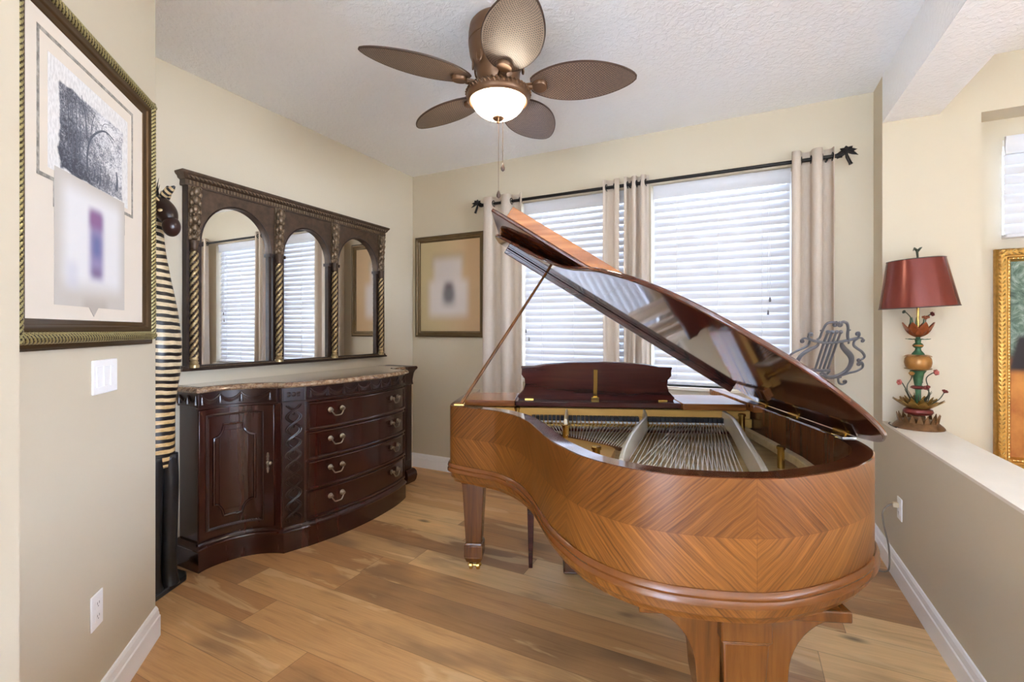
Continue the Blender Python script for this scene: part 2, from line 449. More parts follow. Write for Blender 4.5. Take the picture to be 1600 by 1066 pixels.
M['fanb'] = simple('fan_bronze', srgb(108,78,54), .38, .5, var=.15)
M['fane'] = simple('fan_edge', srgb(66,46,36), .5)
M['bowl'] = bowl_mat()
M['zebra'] = zebra_mat()
M['zblack'] = simple('zebra_black', srgb(28,28,30), .3, var=.4, vs=12)
M['zface'] = simple('zebra_face', srgb(40,26,22), .3, var=.3)
M['zmuz'] = simple('zebra_muzzle', srgb(46,26,24), .28, var=.2)
M['zcream'] = simple('zebra_cream', srgb(214,190,144), .5)
M['fgold'] = simple('frame_gold', srgb(176,166,116), .3, .6, var=.12, vs=30)
M['fgroove'] = simple('frame_groove', srgb(60,50,30), .5, .4)
M['fdark'] = simple('frame_bronze', srgb(86,66,42), .35, .6, var=.12)
M['mat_board'] = simple('mat_board', srgb(224,214,200), .85, var=.02, bs=.1, bsc=500, bd=.001)
M['gilt'] = simple('bright_gilt', srgb(186,142,72), .34, .75, var=.2, vs=40)
M['gilth'] = simple('gilt_highlight', srgb(236,206,140), .25, .9)
# ------------------------------------------------------------------ the room (metres; camera stands at the origin, +Y to the window wall)
XL, YB, CZ, XP, HC = -2.894, 3.631, 2.851, .76, 1.34
XP2, YN, YF, XR, YR = .99, 3.43, 3.60, 8.5, -4.2
PZ = .80
WL = (-1.71, -.77, .92, 2.45); WR = (-.61, .325, .92, 2.45); WN = (1.345, 2.25, 1.865, 2.425)
c45 = Vector((-2.288, 1.107)); e45 = Vector((-1.683, .502)); f45 = Vector((-1.45, .269))
def wall_holes(mb, x0, x1, z0, z1, y0, y1, holes):
    xs = sorted({x0, x1, *[h[0] for h in holes], *[h[1] for h in holes]})
    for a, b in zip(xs, xs[1:]):
        hs = sorted((h[2], h[3]) for h in holes if h[0] <= a+1e-6 and h[1] >= b-1e-6)
        z = z0
        for p, q in hs:
            if p > z: mb.box(a, b, y0, y1, z, p)
            z = q
        if z < z1: mb.box(a, b, y0, y1, z, z1)
fl = MB().box(-4.2, XR+.1, -.9, YB+.15, -.12, 0); struct(fl.build('floor', M['floor']))
fl = MB().box(-4.2, XR+.1, YR-.1, -.9, -.12, 0); struct(fl.build('floor_bounce', M['bounce']))  # unseen pale floor, added to bounce sunlight onto the ceiling
struct(MB().box(-4.2, XR+.1, YR-.1, YB+.15, CZ, CZ+.12).build('ceiling', M['ceil']))
mb = MB(); wall_holes(mb, XL-.15, XP+.2, 0, CZ, YB, YB+.15, [WL, WR]); struct(mb.build('wall_back', M['wall'], smooth=0))
struct(MB().box(XL-.15, XL, c45.y-.1, YB, 0, CZ).build('wall_left', M['wall'], smooth=0))
struct(MB().prism([(XL, c45.y), (c45.x, c45.y), (f45.x, f45.y), (f45.x, YR), (f45.x-.15, YR), (f45.x-.15, f45.y-.06), (c45.x-.06, c45.y-.1), (XL, c45.y-.1)], 0, CZ).build('wall_angled', M['wall'], smooth=0))
mb = MB().box(XP, 1.197, YN, YB, 0, CZ); mb.box(1.197, XR, YN, YF, 2.546, CZ); wall_holes(mb, 1.197, XR, 0, 2.546, YF, YF+.15, [WN])
struct(mb.build('wall_right_back', M['wall'], smooth=0))
struct(MB().box(XP, XP2, -1.2, YN, 0, PZ-.012).build('wall_half', M['wall'], smooth=0))
struct(MB().box(XP-.0, XP2+.0, -1.2, YN, PZ-.012, PZ).build('trim_1', M['pony'], smooth=0))
struct(MB().box(XP, XP2+.03, -4.2, YN, 2.573, CZ).build('beam', M['ceil'], smooth=0))
mb = MB(); wall_holes(mb, f45.x, XR, 0, CZ, YR-.12, YR, [(-1.0, .9, .0, 2.75)]); struct(mb.build('wall_rear', M['wall'], smooth=0))  # unseen opening, added and sized to let sun and sky in
mb = MB(); wall_holes(mb, YR, YF+.15, 0, CZ, 0, .12, [(-3.0, 1.6, .6, 2.5)])  # wall set far off, its unseen opening added to light the left wall
mb.xform(Matrix.Translation((XR+.12,0,0)) @ Matrix.Rotation(pi/2,4,'Z')); struct(mb.build('wall_far_right', M['wall'], smooth=0))
struct(MB().box(2.6, 2.72, 1.95, YF, 0, CZ).build('wall_light_block', M['wall'], smooth=0))  # unseen wall, added to keep the far opening's light off the niche
struct(MB().prism([(-1.124,.336),(-.95,.162),(-.95,-1.0),(-1.124,-1.0)], 0, CZ).build('wall_hall', M['wall'], smooth=0))
# baseboards: stepped colonial profile, offset to the right of travel
BP = [(0,0),(.017,0),(.017,.088),(.013,.094),(.013,.1),(.010,.112),(.010,.118),(.005,.13),(0,.133)]
struct(MB().sweep([(XL, c45.y+.02), (XL, YB), (XP, YB)], BP).build('baseboard_back', M['trim'], smooth=18))
struct(MB().sweep([(f45.x, -3.), (f45.x, f45.y), (c45.x, c45.y), (XL+.02, c45.y)], BP).build('baseboard_angled', M['trim'], smooth=18))
struct(MB().sweep([(XP, YB-.02), (XP, -1.2)], BP).build('baseboard_right', M['trim'], smooth=18))

# windows: frame, pane, sill; each with its blind
def window(name, w, y, wide):
    x0, x1, z0, z1 = w
    f = MB()
    for a in ((x0, x0+.03, z0, z1), (x1-.03, x1, z0, z1), (x0+.03, x1-.03, z0, z0+.04), (x0+.03, x1-.03, z1-.03, z1)):
        f.box(a[0], a[1], y+.11, y+.15, a[2], a[3])
    zm = z0+(z1-z0)*.5; f.box(x0+.03, x1-.03, y+.115, y+.145, zm-.02, zm+.02)
    o = f.build(name, M['trim'], bevel=.003); struct(o)
    MB().box(x0+.03, x1-.03, y+.128, y+.132, z0+.04, z1-.03).build('pane', M['glass'], o, smooth=0)
    if wide: MB().box(x0-.03, x1+.03, y-.035, y+.11, z0-.026, z0).build('sill', M['pony'], o, bevel=.006)
window('window_1', WL, YB, True); window('window_2', WR, YB, True); window('window_3', WN, YF, False)
def blind(w, y, label, grp, tilt=67, pull=None):
    x0, x1, z0, z1 = w[0]+.012, w[1]-.012, w[2], w[3]
    t = thing('window_blind', label, 'blind', ((x0+x1)/2, y+.055, z0), (0,0,0), grp)
    h = (x1-x0)/2; H = z1-z0
    # valance with a little crown profile
    vp = [(-.040,H-.004),(-.040,H-.02),(-.033,H-.03),(-.030,H-.08),(-.036,H-.09),(-.036,H-.104),(-.022,H-.104),(-.022,H-.004)]
    v = MB(); n = len(vp)
    v.add([(-h+.002,a,b) for a,b in vp]+[(h-.002,a,b) for a,b in vp], [tuple(range(n)), tuple(range(2*n-1,n-1,-1))]+[(i,n+i,n+(i+1)%n,(i+1)%n) for i in range(n)])
    v.build('valance', M['blind'], t)
    sl = MB(); z = H-.125; w2 = .0315; a = R(tilt)
    while z > .055:
        P = []
        for k in range(5):
            q = -1+k*.5; bow = .004*(1-q*q)
            # room edge down, convex face up and towards the room
            P.append((q*w2*cos(a) - bow*sin(a), q*w2*sin(a) + bow*cos(a)))
        Q = [(p[0]+.0022*sin(a), p[1]-.0022*cos(a)) for p in P]
        ring = P+Q[::-1]; m = len(ring)
        sl.add([(-h+.006,p[0],z+p[1]) for p in ring]+[(h-.006,p[0],z+p[1]) for p in ring],
               [tuple(range(m))[::-1], tuple(range(m,2*m))]+[((i+1)%m,m+(i+1)%m,m+i,i)[::-1] for i in range(m)])
        z -= .0555
    s = sl.build('slats', M['blind'], t, smooth=60)
    MB().box(-h+.006, h-.006, -.026, .026, .012, .034).build('bottom_rail', M['blind'], t, bevel=.005)
    for q in (-.62, 0, .62) if h > .3 else (-.5, .5):
        c = MB(); c.tube([(q*h, -.030, .02), (q*h, -.030, H-.11)], .0016, 5); c.build('ladder_cord', M['cordw'], t)
    if pull:
        for dx, dz in pull:
            c = MB().tube([(dx, -.038, H-.1), (dx, -.044, dz+.03)], .0013, 5).build('pull_cord', M['cordw'], t)
            MB().lathe([(.002,.03),(.0055,.022),(.0075,0),(.004,-.004)][::-1], (dx,-.044,dz), 10).build('tassel', M['tassel'], c)
blind(WL, YB, 'white slatted blind in the window behind the raised piano lid tip', 'slatted blinds', pull=[(-.43, .40), (-.40, .33)])
blind(WR, YB, 'white slatted blind in the window between middle and right curtains', 'slatted blinds', pull=[(.33, .62), (.318, .53)])
blind((WN[0]-.03, WN[1]+.03, WN[2]-.02, WN[3]+.0), YF-.100, 'white slatted blind of the small high window above the gilt framed painting', 'slatted blinds', pull=[(-.33,.02)], tilt=76)

# ------------------------------------------------------------------ curtains and their rod
YC, ZR_ = YB-.1, 2.447
rod = thing('curtain_rod', 'black curtain rod with palm tree finials across both windows', 'curtain rod', (-.75, YC, ZR_))
MB().tube([(-1.29,0,0),(1.30,0,0)], .0125, 14).build('pole', M['iron'], rod)
def palm_finial(sx):
    m = MB()
    m.tube([(0,0,0),(sx*.03,0,0)], .016, 10)
    hub = Vector((sx*.055, 0, .018))
    m.tube(crom([(sx*.05,-.004,.02),(sx*.055,-.004,-.015),(sx*.075,-.004,-.065)], 5), [.008]*5+[.010]*5+[.012], 8)
    for k, a in enumerate((-10, 28, 62, 98, 132, 168, 200)):
        d = Vector((cos(R(a))*(1 if sx>0 else -1), -.15, sin(R(a)))); d.normalize()
        L = .058; n = Vector((0,-1,0)); s = d.cross(n)
        V = []
        for i in range(6):
            q = i/5; c = hub + d*L*q - Vector((0,0,.022*q*q))
            wd = .013*sin(pi*min(1,.15+q*.85))
            V += [c+s*wd, c+n*.006, c-s*wd, c-n*.002]
        F = [(i*4+j, i*4+(j+1)%4, i*4+4+(j+1)%4, i*4+4+j) for i in range(5) for j in range(4)]+[(3,2,1,0),(20,21,22,23)]
        m.add(V, F)
    return m.xform(Matrix.Translation((1.30 if sx>0 else -1.29,0,0)))
palm_finial(1).build('palm_finial', M['iron'], rod); palm_finial(-1).build('palm_finial', M['iron'], rod)
for bx in (-1.24, -.0, 1.25):
    MB().tube([(bx,0,-.012),(bx,.1,-.012)], .006, 8).lathe([(.02,0),(.02,.006)], (0,0,0), 14).build('bracket', M['iron'], rod) if False else MB().tube([(bx,0,-.016),(bx,.098,-.016)], .006, 8).build('bracket', M['iron'], rod)
def curtain(x0, x1, n, label, ph=0., wid=1.06, A=.048):
    t = thing('linen_curtain', label, 'curtain', ((x0+x1)/2, YC, .02), (0,0,0), 'linen curtain panels')
    w = x1-x0; H = 2.485
    def pos(s, v):
        a = 2*pi*n*s+ph; g = 1+(wid-1)*(1-v)
        b = A*(1+.22*sin(3.1*s*pi+v*2.))*(.92+.2*(1-v))
        dx = -.32*(w/(2*n))*sin(2*a)*.5
        dr = .008*sin(5*v+7*s*n)*(1-v)
        return ((s-.5)*w*g+dx+dr, sin(a)*b, v*H + .004*sin(a))
    th = .0016
    def fn(s, v, side):
        e = 1e-3; p = pos(s, v); q = pos(s+e, v); d = Vector((q[0]-p[0], q[1]-p[1], 0)); d.normalize()
        nrm = Vector((d.y,-d.x,0)); k = th if side else -th
        return (p[0]+nrm.x*k, p[1]+nrm.y*k, p[2])
    MB().slab(fn, int(26*n)+12, 26).build('cloth', M['curtain'], t, smooth=180)
    # a grommet wherever the cloth crosses the rod
    for k in range(40):
        s = (k*pi-ph)/(2*pi*n)
        if .03 < s < .97:
            p = pos(s, (ZR_-.02)/H); q = pos(s+.002, (ZR_-.02)/H); d = Vector((q[0]-p[0], q[1]-p[1], 0)); d.normalize(); nn = Vector((d.y,-d.x,0))
            ring = [(p[0]+d.x*.024*cos(a), p[1]+d.y*.024*cos(a), ZR_-.02+.024*sin(a)) for a in [2*pi*i/20 for i in range(20)]]
            MB().tube(ring, .0048, 7, closed=True, nrm=tuple(nn)).build('grommet', M['iron'], t)
curtain(-2.025, -1.635, 2.25, 'beige linen curtain panel hanging leftmost, beside the back wall picture', ph=pi*.9)
curtain(-.955, -.83, 1.0, 'narrow pale curtain panel in the middle, at the right edge of the left window', ph=-pi*.4, wid=1.02, A=.034)
curtain(-.785, -.615, 2.5, 'tightly pleated pinkish curtain panel in the middle, left edge of right window', ph=-pi*.5, wid=1.08, A=.036)
curtain(.315, .545, 2.0, 'beige linen curtain panel hanging rightmost, behind the iron lyre stand', ph=-pi*.75, wid=1.06)
# ------------------------------------------------------------------ serpentine dresser (local: x out from the wall, y along the wall, z up)
DY0 = 1.497
dr = thing('sideboard', 'dark cherry serpentine sideboard with brown marble top under the arched mirror', 'sideboard', (XL+.004, DY0, 0))
FR = [(0,.224),(.05,.214),(.103,.216),(.17,.232),(.236,.262),(.303,.322),(.345,.392),(.360,.432)]
PL1 = [(.362,.440),(.488,.490)]
BW = [(.492,.494),(.60,.524),(.712,.547),(.86,.562),(.97,.566),(1.09,.561),(1.23,.546),(1.33,.524),(1.422,.494)]
PL2 = [(1.426,.490),(1.440,.446)]
FR2 = [(1.442,.43),(1.450,.370),(1.472,.318),(1.53,.286),(1.60,.276),(1.655,.273)]
def dense(p, n=5): return [(q.x,q.y) for q in crom([(a,b,0) for a,b in p], n)]
FRd, BWd, FR2d = dense(FR), dense(BW), dense(FR2)
front_all = FRd + PL1 + BWd + PL2 + FR2d            # (y, x)
def fx(y):
    for a, b in zip(front_all, front_all[1:]):
        if a[0] <= y <= b[0] and b[0] > a[0]: return a[1]+(b[1]-a[1])*(y-a[0])/(b[0]-a[0])
    return front_all[0][1] if y < 0 else front_all[-1][1]
def fn_(y):
    if .362 <= y <= .49: n = Vector((1,-.397,0)); n.normalize(); return n
    d = .012; s = (fx(min(1.65,y+d))-fx(max(0.01,y-d)))/(2*d)
    n = Vector((1,-s,0)); n.normalize(); return n
INS = .024
def fp(y, z, o):                                        # point on the body front, o outwards
    n = fn_(y); return (fx(y)-INS+n.x*o, y+n.y*o, z)
def panel(mb, y0, y1, z0, z1, o0, o1, n=12, mi=0):
    return mb.slab(lambda u, v, s: fp(y0+(y1-y0)*u, z0+(z1-z0)*v, o1 if s else o0), n, 1, mi)
def outline(off, seg=None):
    pts = [(x+off, y) for y, x in front_all]
    return [(pts[0][0], -off*.8)] + pts[0:] + [(pts[-1][0], 1.66+off*.8)] if off > 0 else pts
def body_poly(o):
    pts = [(0,-o)] + [(front_all[0][1]+o, -o)] + [(x+o, y) for y, x in front_all[1:-1]] + [(front_all[-1][1]+o, 1.66+o), (0, 1.66+o)]
    return pts
MB().prism(body_poly(-INS), .13, .985).build('carcass', M['cherry'], dr, bevel=.002)
pm = MB().prism(body_poly(0), 0, .118)
pl_ = body_poly(0)[:-1]
pm.sweep([(p[0],p[1]) for p in pl_], [(-.02,.116),(.004,.116),(.007,.122),(.004,.130),(-.004,.134),(-.010,.142),(-.014,.150),(-.03,.152)])
pm.build('plinth', M['cherry'], dr)
# marble top with an ogee edge
ov = body_poly(.012)
mt = MB().prism(ov, .992, 1.016)
mt.sweep(ov[:-1]+[ov[-1]], [(-.02,.993),(.0,.993),(.010,.997),(.014,1.004),(.011,1.012),(.002,1.020),(-.006,1.0235),(-.03,1.0235)])
mt.prism(body_poly(-.01), 1.014, 1.0235)
mt.build('marble_top', M['marble'], dr)
# frieze with swags and tassels
fz = MB()
for a, b, n in ((.004,.356,14),(.364,.486,3),(.494,1.420,24),(1.45,1.652,10)): panel(fz, a, b, .908, .990, -.004, .012, n)
fz.box(.0, front_all[0][1]-INS, .012, .030, .908, .99)
for a, b, n in ((.0,.36,14),(.362,.49,3),(.492,1.424,24),(1.446,1.66,12)): panel(fz, a, b, .898, .908, -.004, .018, n)
fz.build('frieze', M['cherryd'], dr, bevel=.0015)
def swag(y0, y1):
    m = MB()
    for dz, r in ((0,.0066),(.009,.0046),(.017,.0034)):
        m.tube([fp(y0+(y1-y0)*k/10, .974-dz*.4-(.034+dz*.6)*sin(pi*k/10)**.8, .015) for k in range(11)], r, 7)
    return m
def tassel(y):
    m = MB()
    m.ball(fp(y,.973,.015), .006, .006, .007, 8, 6)
    a = Vector(fp(y,.966,.016)); b = Vector(fp(y,.922,.017)); n = fn_(y)
    m.tube([a, a.lerp(b,.25), a.lerp(b,.45), b], [.005,.0075,.006,.012], 8)
    return m
def swags(ya, yb, n):
    st = (yb-ya)/n
    for k in range(n): swag(ya+st*k, ya+st*(k+1)).build('swag', M['cherryd'], dr)
    for k in range(n+1): tassel(ya+st*k).build('tassel', M['cherryd'], dr)
swags(.022, .340, 3); swags(.515, 1.40, 8)
def side_swags():
    m = MB()
    for k in range(2):
        x0, x1 = .03+.08*k, .11+.08*k
        m.tube([(x0+(x1-x0)*i/8, .006, .972-.034*sin(pi*i/8)) for i in range(9)], .005, 6)
    for x in (.03,.11,.19): m.tube([(x,.006,.974),(x,.005,.95),(x,.004,.924)], [.004,.006,.009], 7)
    return m
side_swags().build('swag', M['cherryd'], dr)
# the curved door
d = MB(); panel(d, .012, .350, .160, .892, -.004, .010, 16); door = d.build('door', M['cherry'], dr, bevel=.003)
def on_front(path, o): return [fp(y, z, o) for y, z in path]
def rect_path(y0, y1, z0, z1, n=10):
    return [(y0+(y1-y0)*k/n, z0) for k in range(n)] + [(y1, z0+(z1-z0)*k/n) for k in range(n)] + [(y1-(y1-y0)*k/n, z1) for k in range(n)] + [(y0, z1-(z1-z0)*k/n) for k in range(n)]
MB().tube(on_front(rect_path(.058,.318,.205,.855), .012), .006, 6, closed=True).build('outer_moulding', M['cherryd'], door)
bd = MB()
for k in range(64): bd.ball(fp(.066, .214+.0098*k, .014), .0042, seg=6, rings=4)
for k in range(27): 
    for z in (.213,.848): bd.ball(fp(.066+.0092*k, z, .014), .0042, seg=6, rings=4)
bd.build('bead_trim', M['pewter'] if False else M['cherryd'], door)
def notched(y0, y1, z0, z1, r, ry):
    P = []
    for cy, cz, a0 in ((y1,z0,180),(y1,z1,270),(y0,z1,0),(y0,z0,90)):
        for k in range(9):
            a = R(a0-90*k/8)
            P.append((cy+ry*cos(a), cz+r*sin(a)))
    Q = []
    for i in range(len(P)):
        a, b = P[i], P[(i+1)%len(P)]
        n = max(1, int(max(abs(b[1]-a[1]), abs(b[0]-a[0]))/.03))
        for k in range(n): Q.append((a[0]+(b[0]-a[0])*k/n, a[1]+(b[1]-a[1])*k/n))
    return Q
pn = notched(.098,.290,.265,.795,.075,.05)
MB().tube(on_front(pn, .012), .0075, 7, closed=True).build('panel_moulding', M['cherry'], door)
fpn = MB(); panel(fpn, .125, .265, .30, .76, .008, .0135, 8); fpn.build('raised_panel', M['cherry'], door, bevel=.003)
k_ = MB(); c = fp(.334, .545, .014)
for dz, s in ((.05,.006),(.036,.009),(.020,.008),(0,.012),(-.02,.008),(-.036,.009),(-.05,.006)): k_.ball((c[0],c[1],c[2]+dz), .006, s, .012, 8, 6)
k_.ball((c[0]+.02,c[1],c[2]), .011, .012, .012, 12, 8); k_.tube([(c[0],c[1],c[2]),(c[0]+.018,c[1],c[2])], .005, 8)
k_.build('door_handle', M['pewter'], door)
d2 = MB(); panel(d2, 1.475, 1.648, .160, .892, -.004, .010, 10); door2 = d2.build('door', M['cherry'], dr, bevel=.003)
# corner column at the far end, with its bun foot and wooden cap
ec = MB().box(0,.285,1.662,1.758,.10,.985); ecol = ec.build('corner_column', M['cherry'], dr, bevel=.004)
MB().box(.02,.291,1.685,1.735,.20,.86).build('column_panel', M['cherryd'], ecol, bevel=.004)
ep = [(0,1.758),(.285,1.758),(.285,1.662)][::-1]
MB().box(0,.285,1.662,1.758,0,.12).sweep(ep, [(-.02,0),(.018,0),(.028,.02),(.034,.055),(.030,.09),(.020,.112),(.006,.122),(-.02,.124)]).build('bun_foot', M['cherry'], ecol)
MB().box(0,.285,1.662,1.758,.98,1.02).sweep(ep, [(-.02,.86),(.006,.86),(.010,.868),(.006,.876),(.004,.90),(.008,.93),(.012,.96),(.022,.985),(.034,.997),(.036,1.012),(.030,1.021),(-.02,1.021)]).build('column_cap', M['cherryd'], ecol)
# carved pilasters: guilloche strands
def pilaster(y0, y1):
    m = MB(); panel(m, y0, y1, .152, .90, -.004, .016, 3); p = m.build('pilaster', M['cherryd'], dr, bevel=.002)
    yc = (y0+y1)/2; hw = (y1-y0)*.30
    for ph in (0, pi):
        g = MB()
        for o in (-.006, .006):
            g.tube([fp(yc+hw*sin(2*pi*z/.155+ph)+o, z, .020+.0035*cos(2*pi*z/.155+ph)) for z in [.175+.71*k/110 for k in range(111)]], .0042, 6)
        g.build('guilloche_strand', M['cherryd'], p)
    for k in range(9): MB().ball(fp(yc, .2525-.0775+.0388+.0775*k, .018), .006, .009, .012, 8, 5).build('rosette', M['cherryd'], p)
    b = MB(); panel(b, y0+.006, y1-.006, .918, .982, .012, .018, 2)
    b.ball(fp(yc,.95,.019), .006, .016, .014, 10, 6)
    for s in (-1,1):
        for q in (-1,1): b.ball(fp(yc+s*.026,.95+q*.008,.019), .005, .016, .007, 8, 5)
    b.build('carved_block', M['cherryd'], p)
pilaster(.366,.484)
# four bow-front drawers, each with two bail handles
DZ = [(.712,.888),(.528,.704),(.342,.520),(.158,.334)]
def bail(y, z, w=.082):
    m = MB()
    a = Vector(fp(y-w/2, z, .020)); b = Vector(fp(y+w/2, z, .020)); n = fn_(y)
    for q in (a, b):
        Mx = Matrix.Translation(q) @ Vector((0,0,1)).rotation_difference(n).to_matrix().to_4x4()
        t_ = MB().lathe([(.016,-.003),(.0175,.001),(.013,.004),(.009,.006),(.006,.012),(.010,.016),(.011,.021),(.007,.026),(0,.027)], seg=14); t_.xform(Mx); m.add(t_.v, t_.f)
    o = n*.016; d = (b-a)
    P = [a+o, a+o+Vector((0,0,-.006)), a+d*.06+o*1.2+Vector((0,0,-.016)), a+d*.14+o*1.3+Vector((0,0,-.026)), a+d*.24+o*1.35+Vector((0,0,-.036)), a+d*.5+o*1.4+Vector((0,0,-.038)), a+d*.76+o*1.35+Vector((0,0,-.036)), a+d*.86+o*1.3+Vector((0,0,-.026)), a+d*.94+o*1.2+Vector((0,0,-.016)), b+o+Vector((0,0,-.006)), b+o]
    m.tube(crom(P,4), .0042, 7); return m
for z0, z1 in DZ:
    m = MB(); panel(m, .500, 1.414, z0, z1, -.004, .008, 26); dw = m.build('drawer', M['cherry'], dr, bevel=.002)
    f = MB()
    for o, r in ((.010,.0085),(.008,.011)):
        pass
    f.tube(on_front([(.508+.898*k/26, z0+.010) for k in range(27)], .010), .0105, 8)
    f.tube(on_front([(.508+.898*k/26, z1-.008) for k in range(27)], .009), .0075, 8)
    for y in (.510, 1.404): f.tube(on_front([(y, z0+.012), (y, z1-.010)], .008), .007, 8)
    f.build('drawer_moulding', M['cherry'], dw)
    for y in (.680, 1.232): bail(y, (z0+z1)/2+.028).build('bail_handle', M['pewter'], dw)
    rail = MB()
r_ = MB()
for z in (.708,.524,.338,.150): panel(r_, .495, 1.419, z-.004, z+.004, -.01, .006, 20)
r_.build('drawer_rail', M['cherryd'], dr)
# ------------------------------------------------------------------ arched mirror (local: x out, y along wall, z up)
MY, MZ = 1.535, 1.103
mr = thing('wall_mirror', 'wide bronze wall mirror with three arches and twisted columns', 'mirror', (XL, MY, MZ))
ML = 1.632
MB().box(.002, .014, 0, ML, 0, 1.09).build('backing_board', M['mframed'], mr)
cols = [.038, .588, 1.072, ML-.040]
MB().box(.0145, .018, .03, ML-.03, .02, 1.06).build('mirror_glass', M['mirror'], mr, smooth=0)
arch = [(.083,.528),(.632,1.028),(1.118,1.552)]
ZS, ZT, ZTOP = .755, 1.022, 1.075
sp = MB()
edges = [0.0] + [c for c in cols[1:3]] + [ML]
for (a, b), y0, y1 in zip(arch, edges, edges[1:]):
    n = 28; ym = (a+b)/2; hw = (b-a)/2
    rise = min(ZT-ZS, hw*1.12)
    for x_f in (0,):
        V = []; F = []
        for k in range(n+1):
            th = pi - pi*k/n; y = ym+hw*cos(th); z = ZS+rise*sin(th)
            V += [(.018,y,z),(.044,y,z),(.044,y,ZTOP),(.018,y,ZTOP)]
        for k in range(n):
            o = 4*k
            F += [(o,o+1,o+5,o+4)[::-1],(o+1,o+2,o+6,o+5)[::-1],(o+3,o,o+4,o+7)[::-1]]
        sp.add(V, F)
    sp.box(.018, .044, y0, a, ZS, ZTOP); sp.box(.018, .044, b, y1, ZS, ZTOP)
sp.build('arch_board', M['mframe'], mr)
am = MB()
for a, b in arch:
    ym = (a+b)/2; hw = (b-a)/2; rise = min(ZT-ZS, hw*1.12)
    am.tube([(.044, ym+(hw+.006)*cos(pi-pi*k/28), ZS+(rise+.006)*sin(pi*k/28)) for k in range(29)], .005, 6)
    for y in (a-.004, b+.004): 
        am.box(.018, .050, y-.012, y+.012, ZS-.022, ZS)
        am.box(.018, .036, y-.009, y+.009, .03, ZS-.02)
am.build('arch_moulding', M['mframed'], mr)
for y in cols:
    c = MB()
    path = [(.050, y, .075+(.62-.0)*k/150) for k in range(151)]
    c.tube(path, .0195, 20, lobes=3, twist=2*pi*3/.125, depth=.20, nrm=(1,0,0), mi=0, mi2=1)
    col = c.build('twisted_column', [M['mgold'], M['mframed']], mr, smooth=80)
    MB().lathe([(.027,.018),(.027,.034),(.021,.040),(.024,.048),(.018,.058),(.022,.066),(.019,.078)], (.050,y,0), 18).build('column_base', M['mgold'], col)
    MB().lathe([(.019,.69),(.024,.698),(.020,.706),(.021,.72),(.026,.745),(.030,.758)], (.050,y,0), 18).build('capital', M['mframe'], col)
    MB().box(.014, .03, y-.03, y+.03, .03, .76).build('column_back', M['mframed'], col)
    # carved corbel: acanthus scrolls and rosettes
    g = MB().box(.03, .052, y-.032, y+.032, .76, 1.075)
    for k, z in enumerate([.785,.83,.885,.94,.99,1.04]):
        o = .062+.010*k/5*2
        g.ball((o-.008, y, z), .016, .020, .026, 12, 8)
        for s in (-1,1):
            g.ball((o-.012, y+s*.022, z-.014), .011, .013, .018, 10, 6)
            g.tube([(o-.006, y+s*.016+.010*cos(a), z+.016+.010*sin(a)) for a in [i*.6 for i in range(11)]], .0036, 6)
    for z in (.80,.905,1.005):
        for i in range(6): g.ball((.072, y+.012*cos(i*pi/3), z+.013*sin(i*pi/3)), .007, .007, .007, 8, 5)
        g.ball((.078, y, z), .006, seg=8, rings=5)
    g.build('carved_corbel', M['mrub'], mr, smooth=60)
# cornice, with rope and dentils
cp = [(0,-.004),(.05,-.004),(.05,ML+.004),(0,ML+.004)]
cn = MB()
cn.sweep([(.0,-.002),(.044,-.002),(.044,ML+.002),(0,ML+.002)], [(0-.03,1.072),(.010,1.072),(.012,1.082),(.010,1.104),(.014,1.108),(.022,1.114),(.026,1.126),(.034,1.134),(.038,1.142),(.038,1.150),(-.03,1.150)])
cn.box(.0, .05, 0, ML, 1.072, 1.149)
cn.build('cornice', M['mframe'], mr)
MB().tube([(.064+.003, -.008+(ML+.016)*k/400, 1.121) for k in range(401)], .0085, 10, lobes=2, twist=2*pi*2/.050, depth=.22, mi=0, mi2=1, nrm=(1,0,0)).build('rope_moulding', [M['mrub'], M['mframed']], mr, smooth=80)
dn = MB()
for k in range(82): dn.box(.054, .060, .008+.0198*k, .008+.0198*k+.012, 1.080, 1.102)
dn.build('dentil_band', M['mrub'], mr, smooth=0, bevel=.002)
bt = MB().sweep([(0,0),(.030,0),(.030,ML),(0,ML)], [(-.02,0),(.026,0),(.030,.006),(.026,.012),(.020,.016),(.016,.030),(-.02,.030)])
bt.box(0,.04,0,ML,.0,.028); bt.build('bottom_rail', M['mframed'], mr)
be = MB()
for k in range(150): be.ball((.050, .012+ (ML-.024)*k/149, .0205), .0042, seg=6, rings=4)
be.build('bead_row', M['mrub'], mr)
MB().box(.012,.05,-.002,.012,.02,1.075).build('side_stile', M['mframed'], mr); MB().box(.012,.05,ML-.012,ML+.002,.02,1.075).build('side_stile', M['mframed'], mr)

# ------------------------------------------------------------------ tall carved zebra
zb = thing('zebra_statue', 'tall carved wooden zebra statue with striped body and black legs', 'statue', (-2.682, 1.300, 0), (0,0,R(0)))
MB().prism([(-.17,-.12),(.10,-.12),(.125,-.09),(.03,.13),(-.02,.155),(-.17,.145)], .0, .03).build('base', M['zblack'], zb, bevel=.008)
def loft(mb, rows, seg=22, mi=0):   # rows: (cx, cy, z, rx, ry)
    P = crom([(r[0],r[1],r[2]) for r in rows], 6); Q = crom([(r[3],r[4],0) for r in rows], 6)
    v = []; f = []
    for p, q in zip(P, Q):
        for k in range(seg):
            a = 2*pi*k/seg; v.append((p.x+q.x*cos(a), p.y+q.y*sin(a), p.z))
    n = len(P)
    for i in range(n-1):
        for k in range(seg): f.append((i*seg+k, i*seg+(k+1)%seg, (i+1)*seg+(k+1)%seg, (i+1)*seg+k))
    f.append(tuple(range(seg-1,-1,-1))); f.append(tuple(range((n-1)*seg,n*seg)))
    return mb.add(v, f, mi)
b = MB()
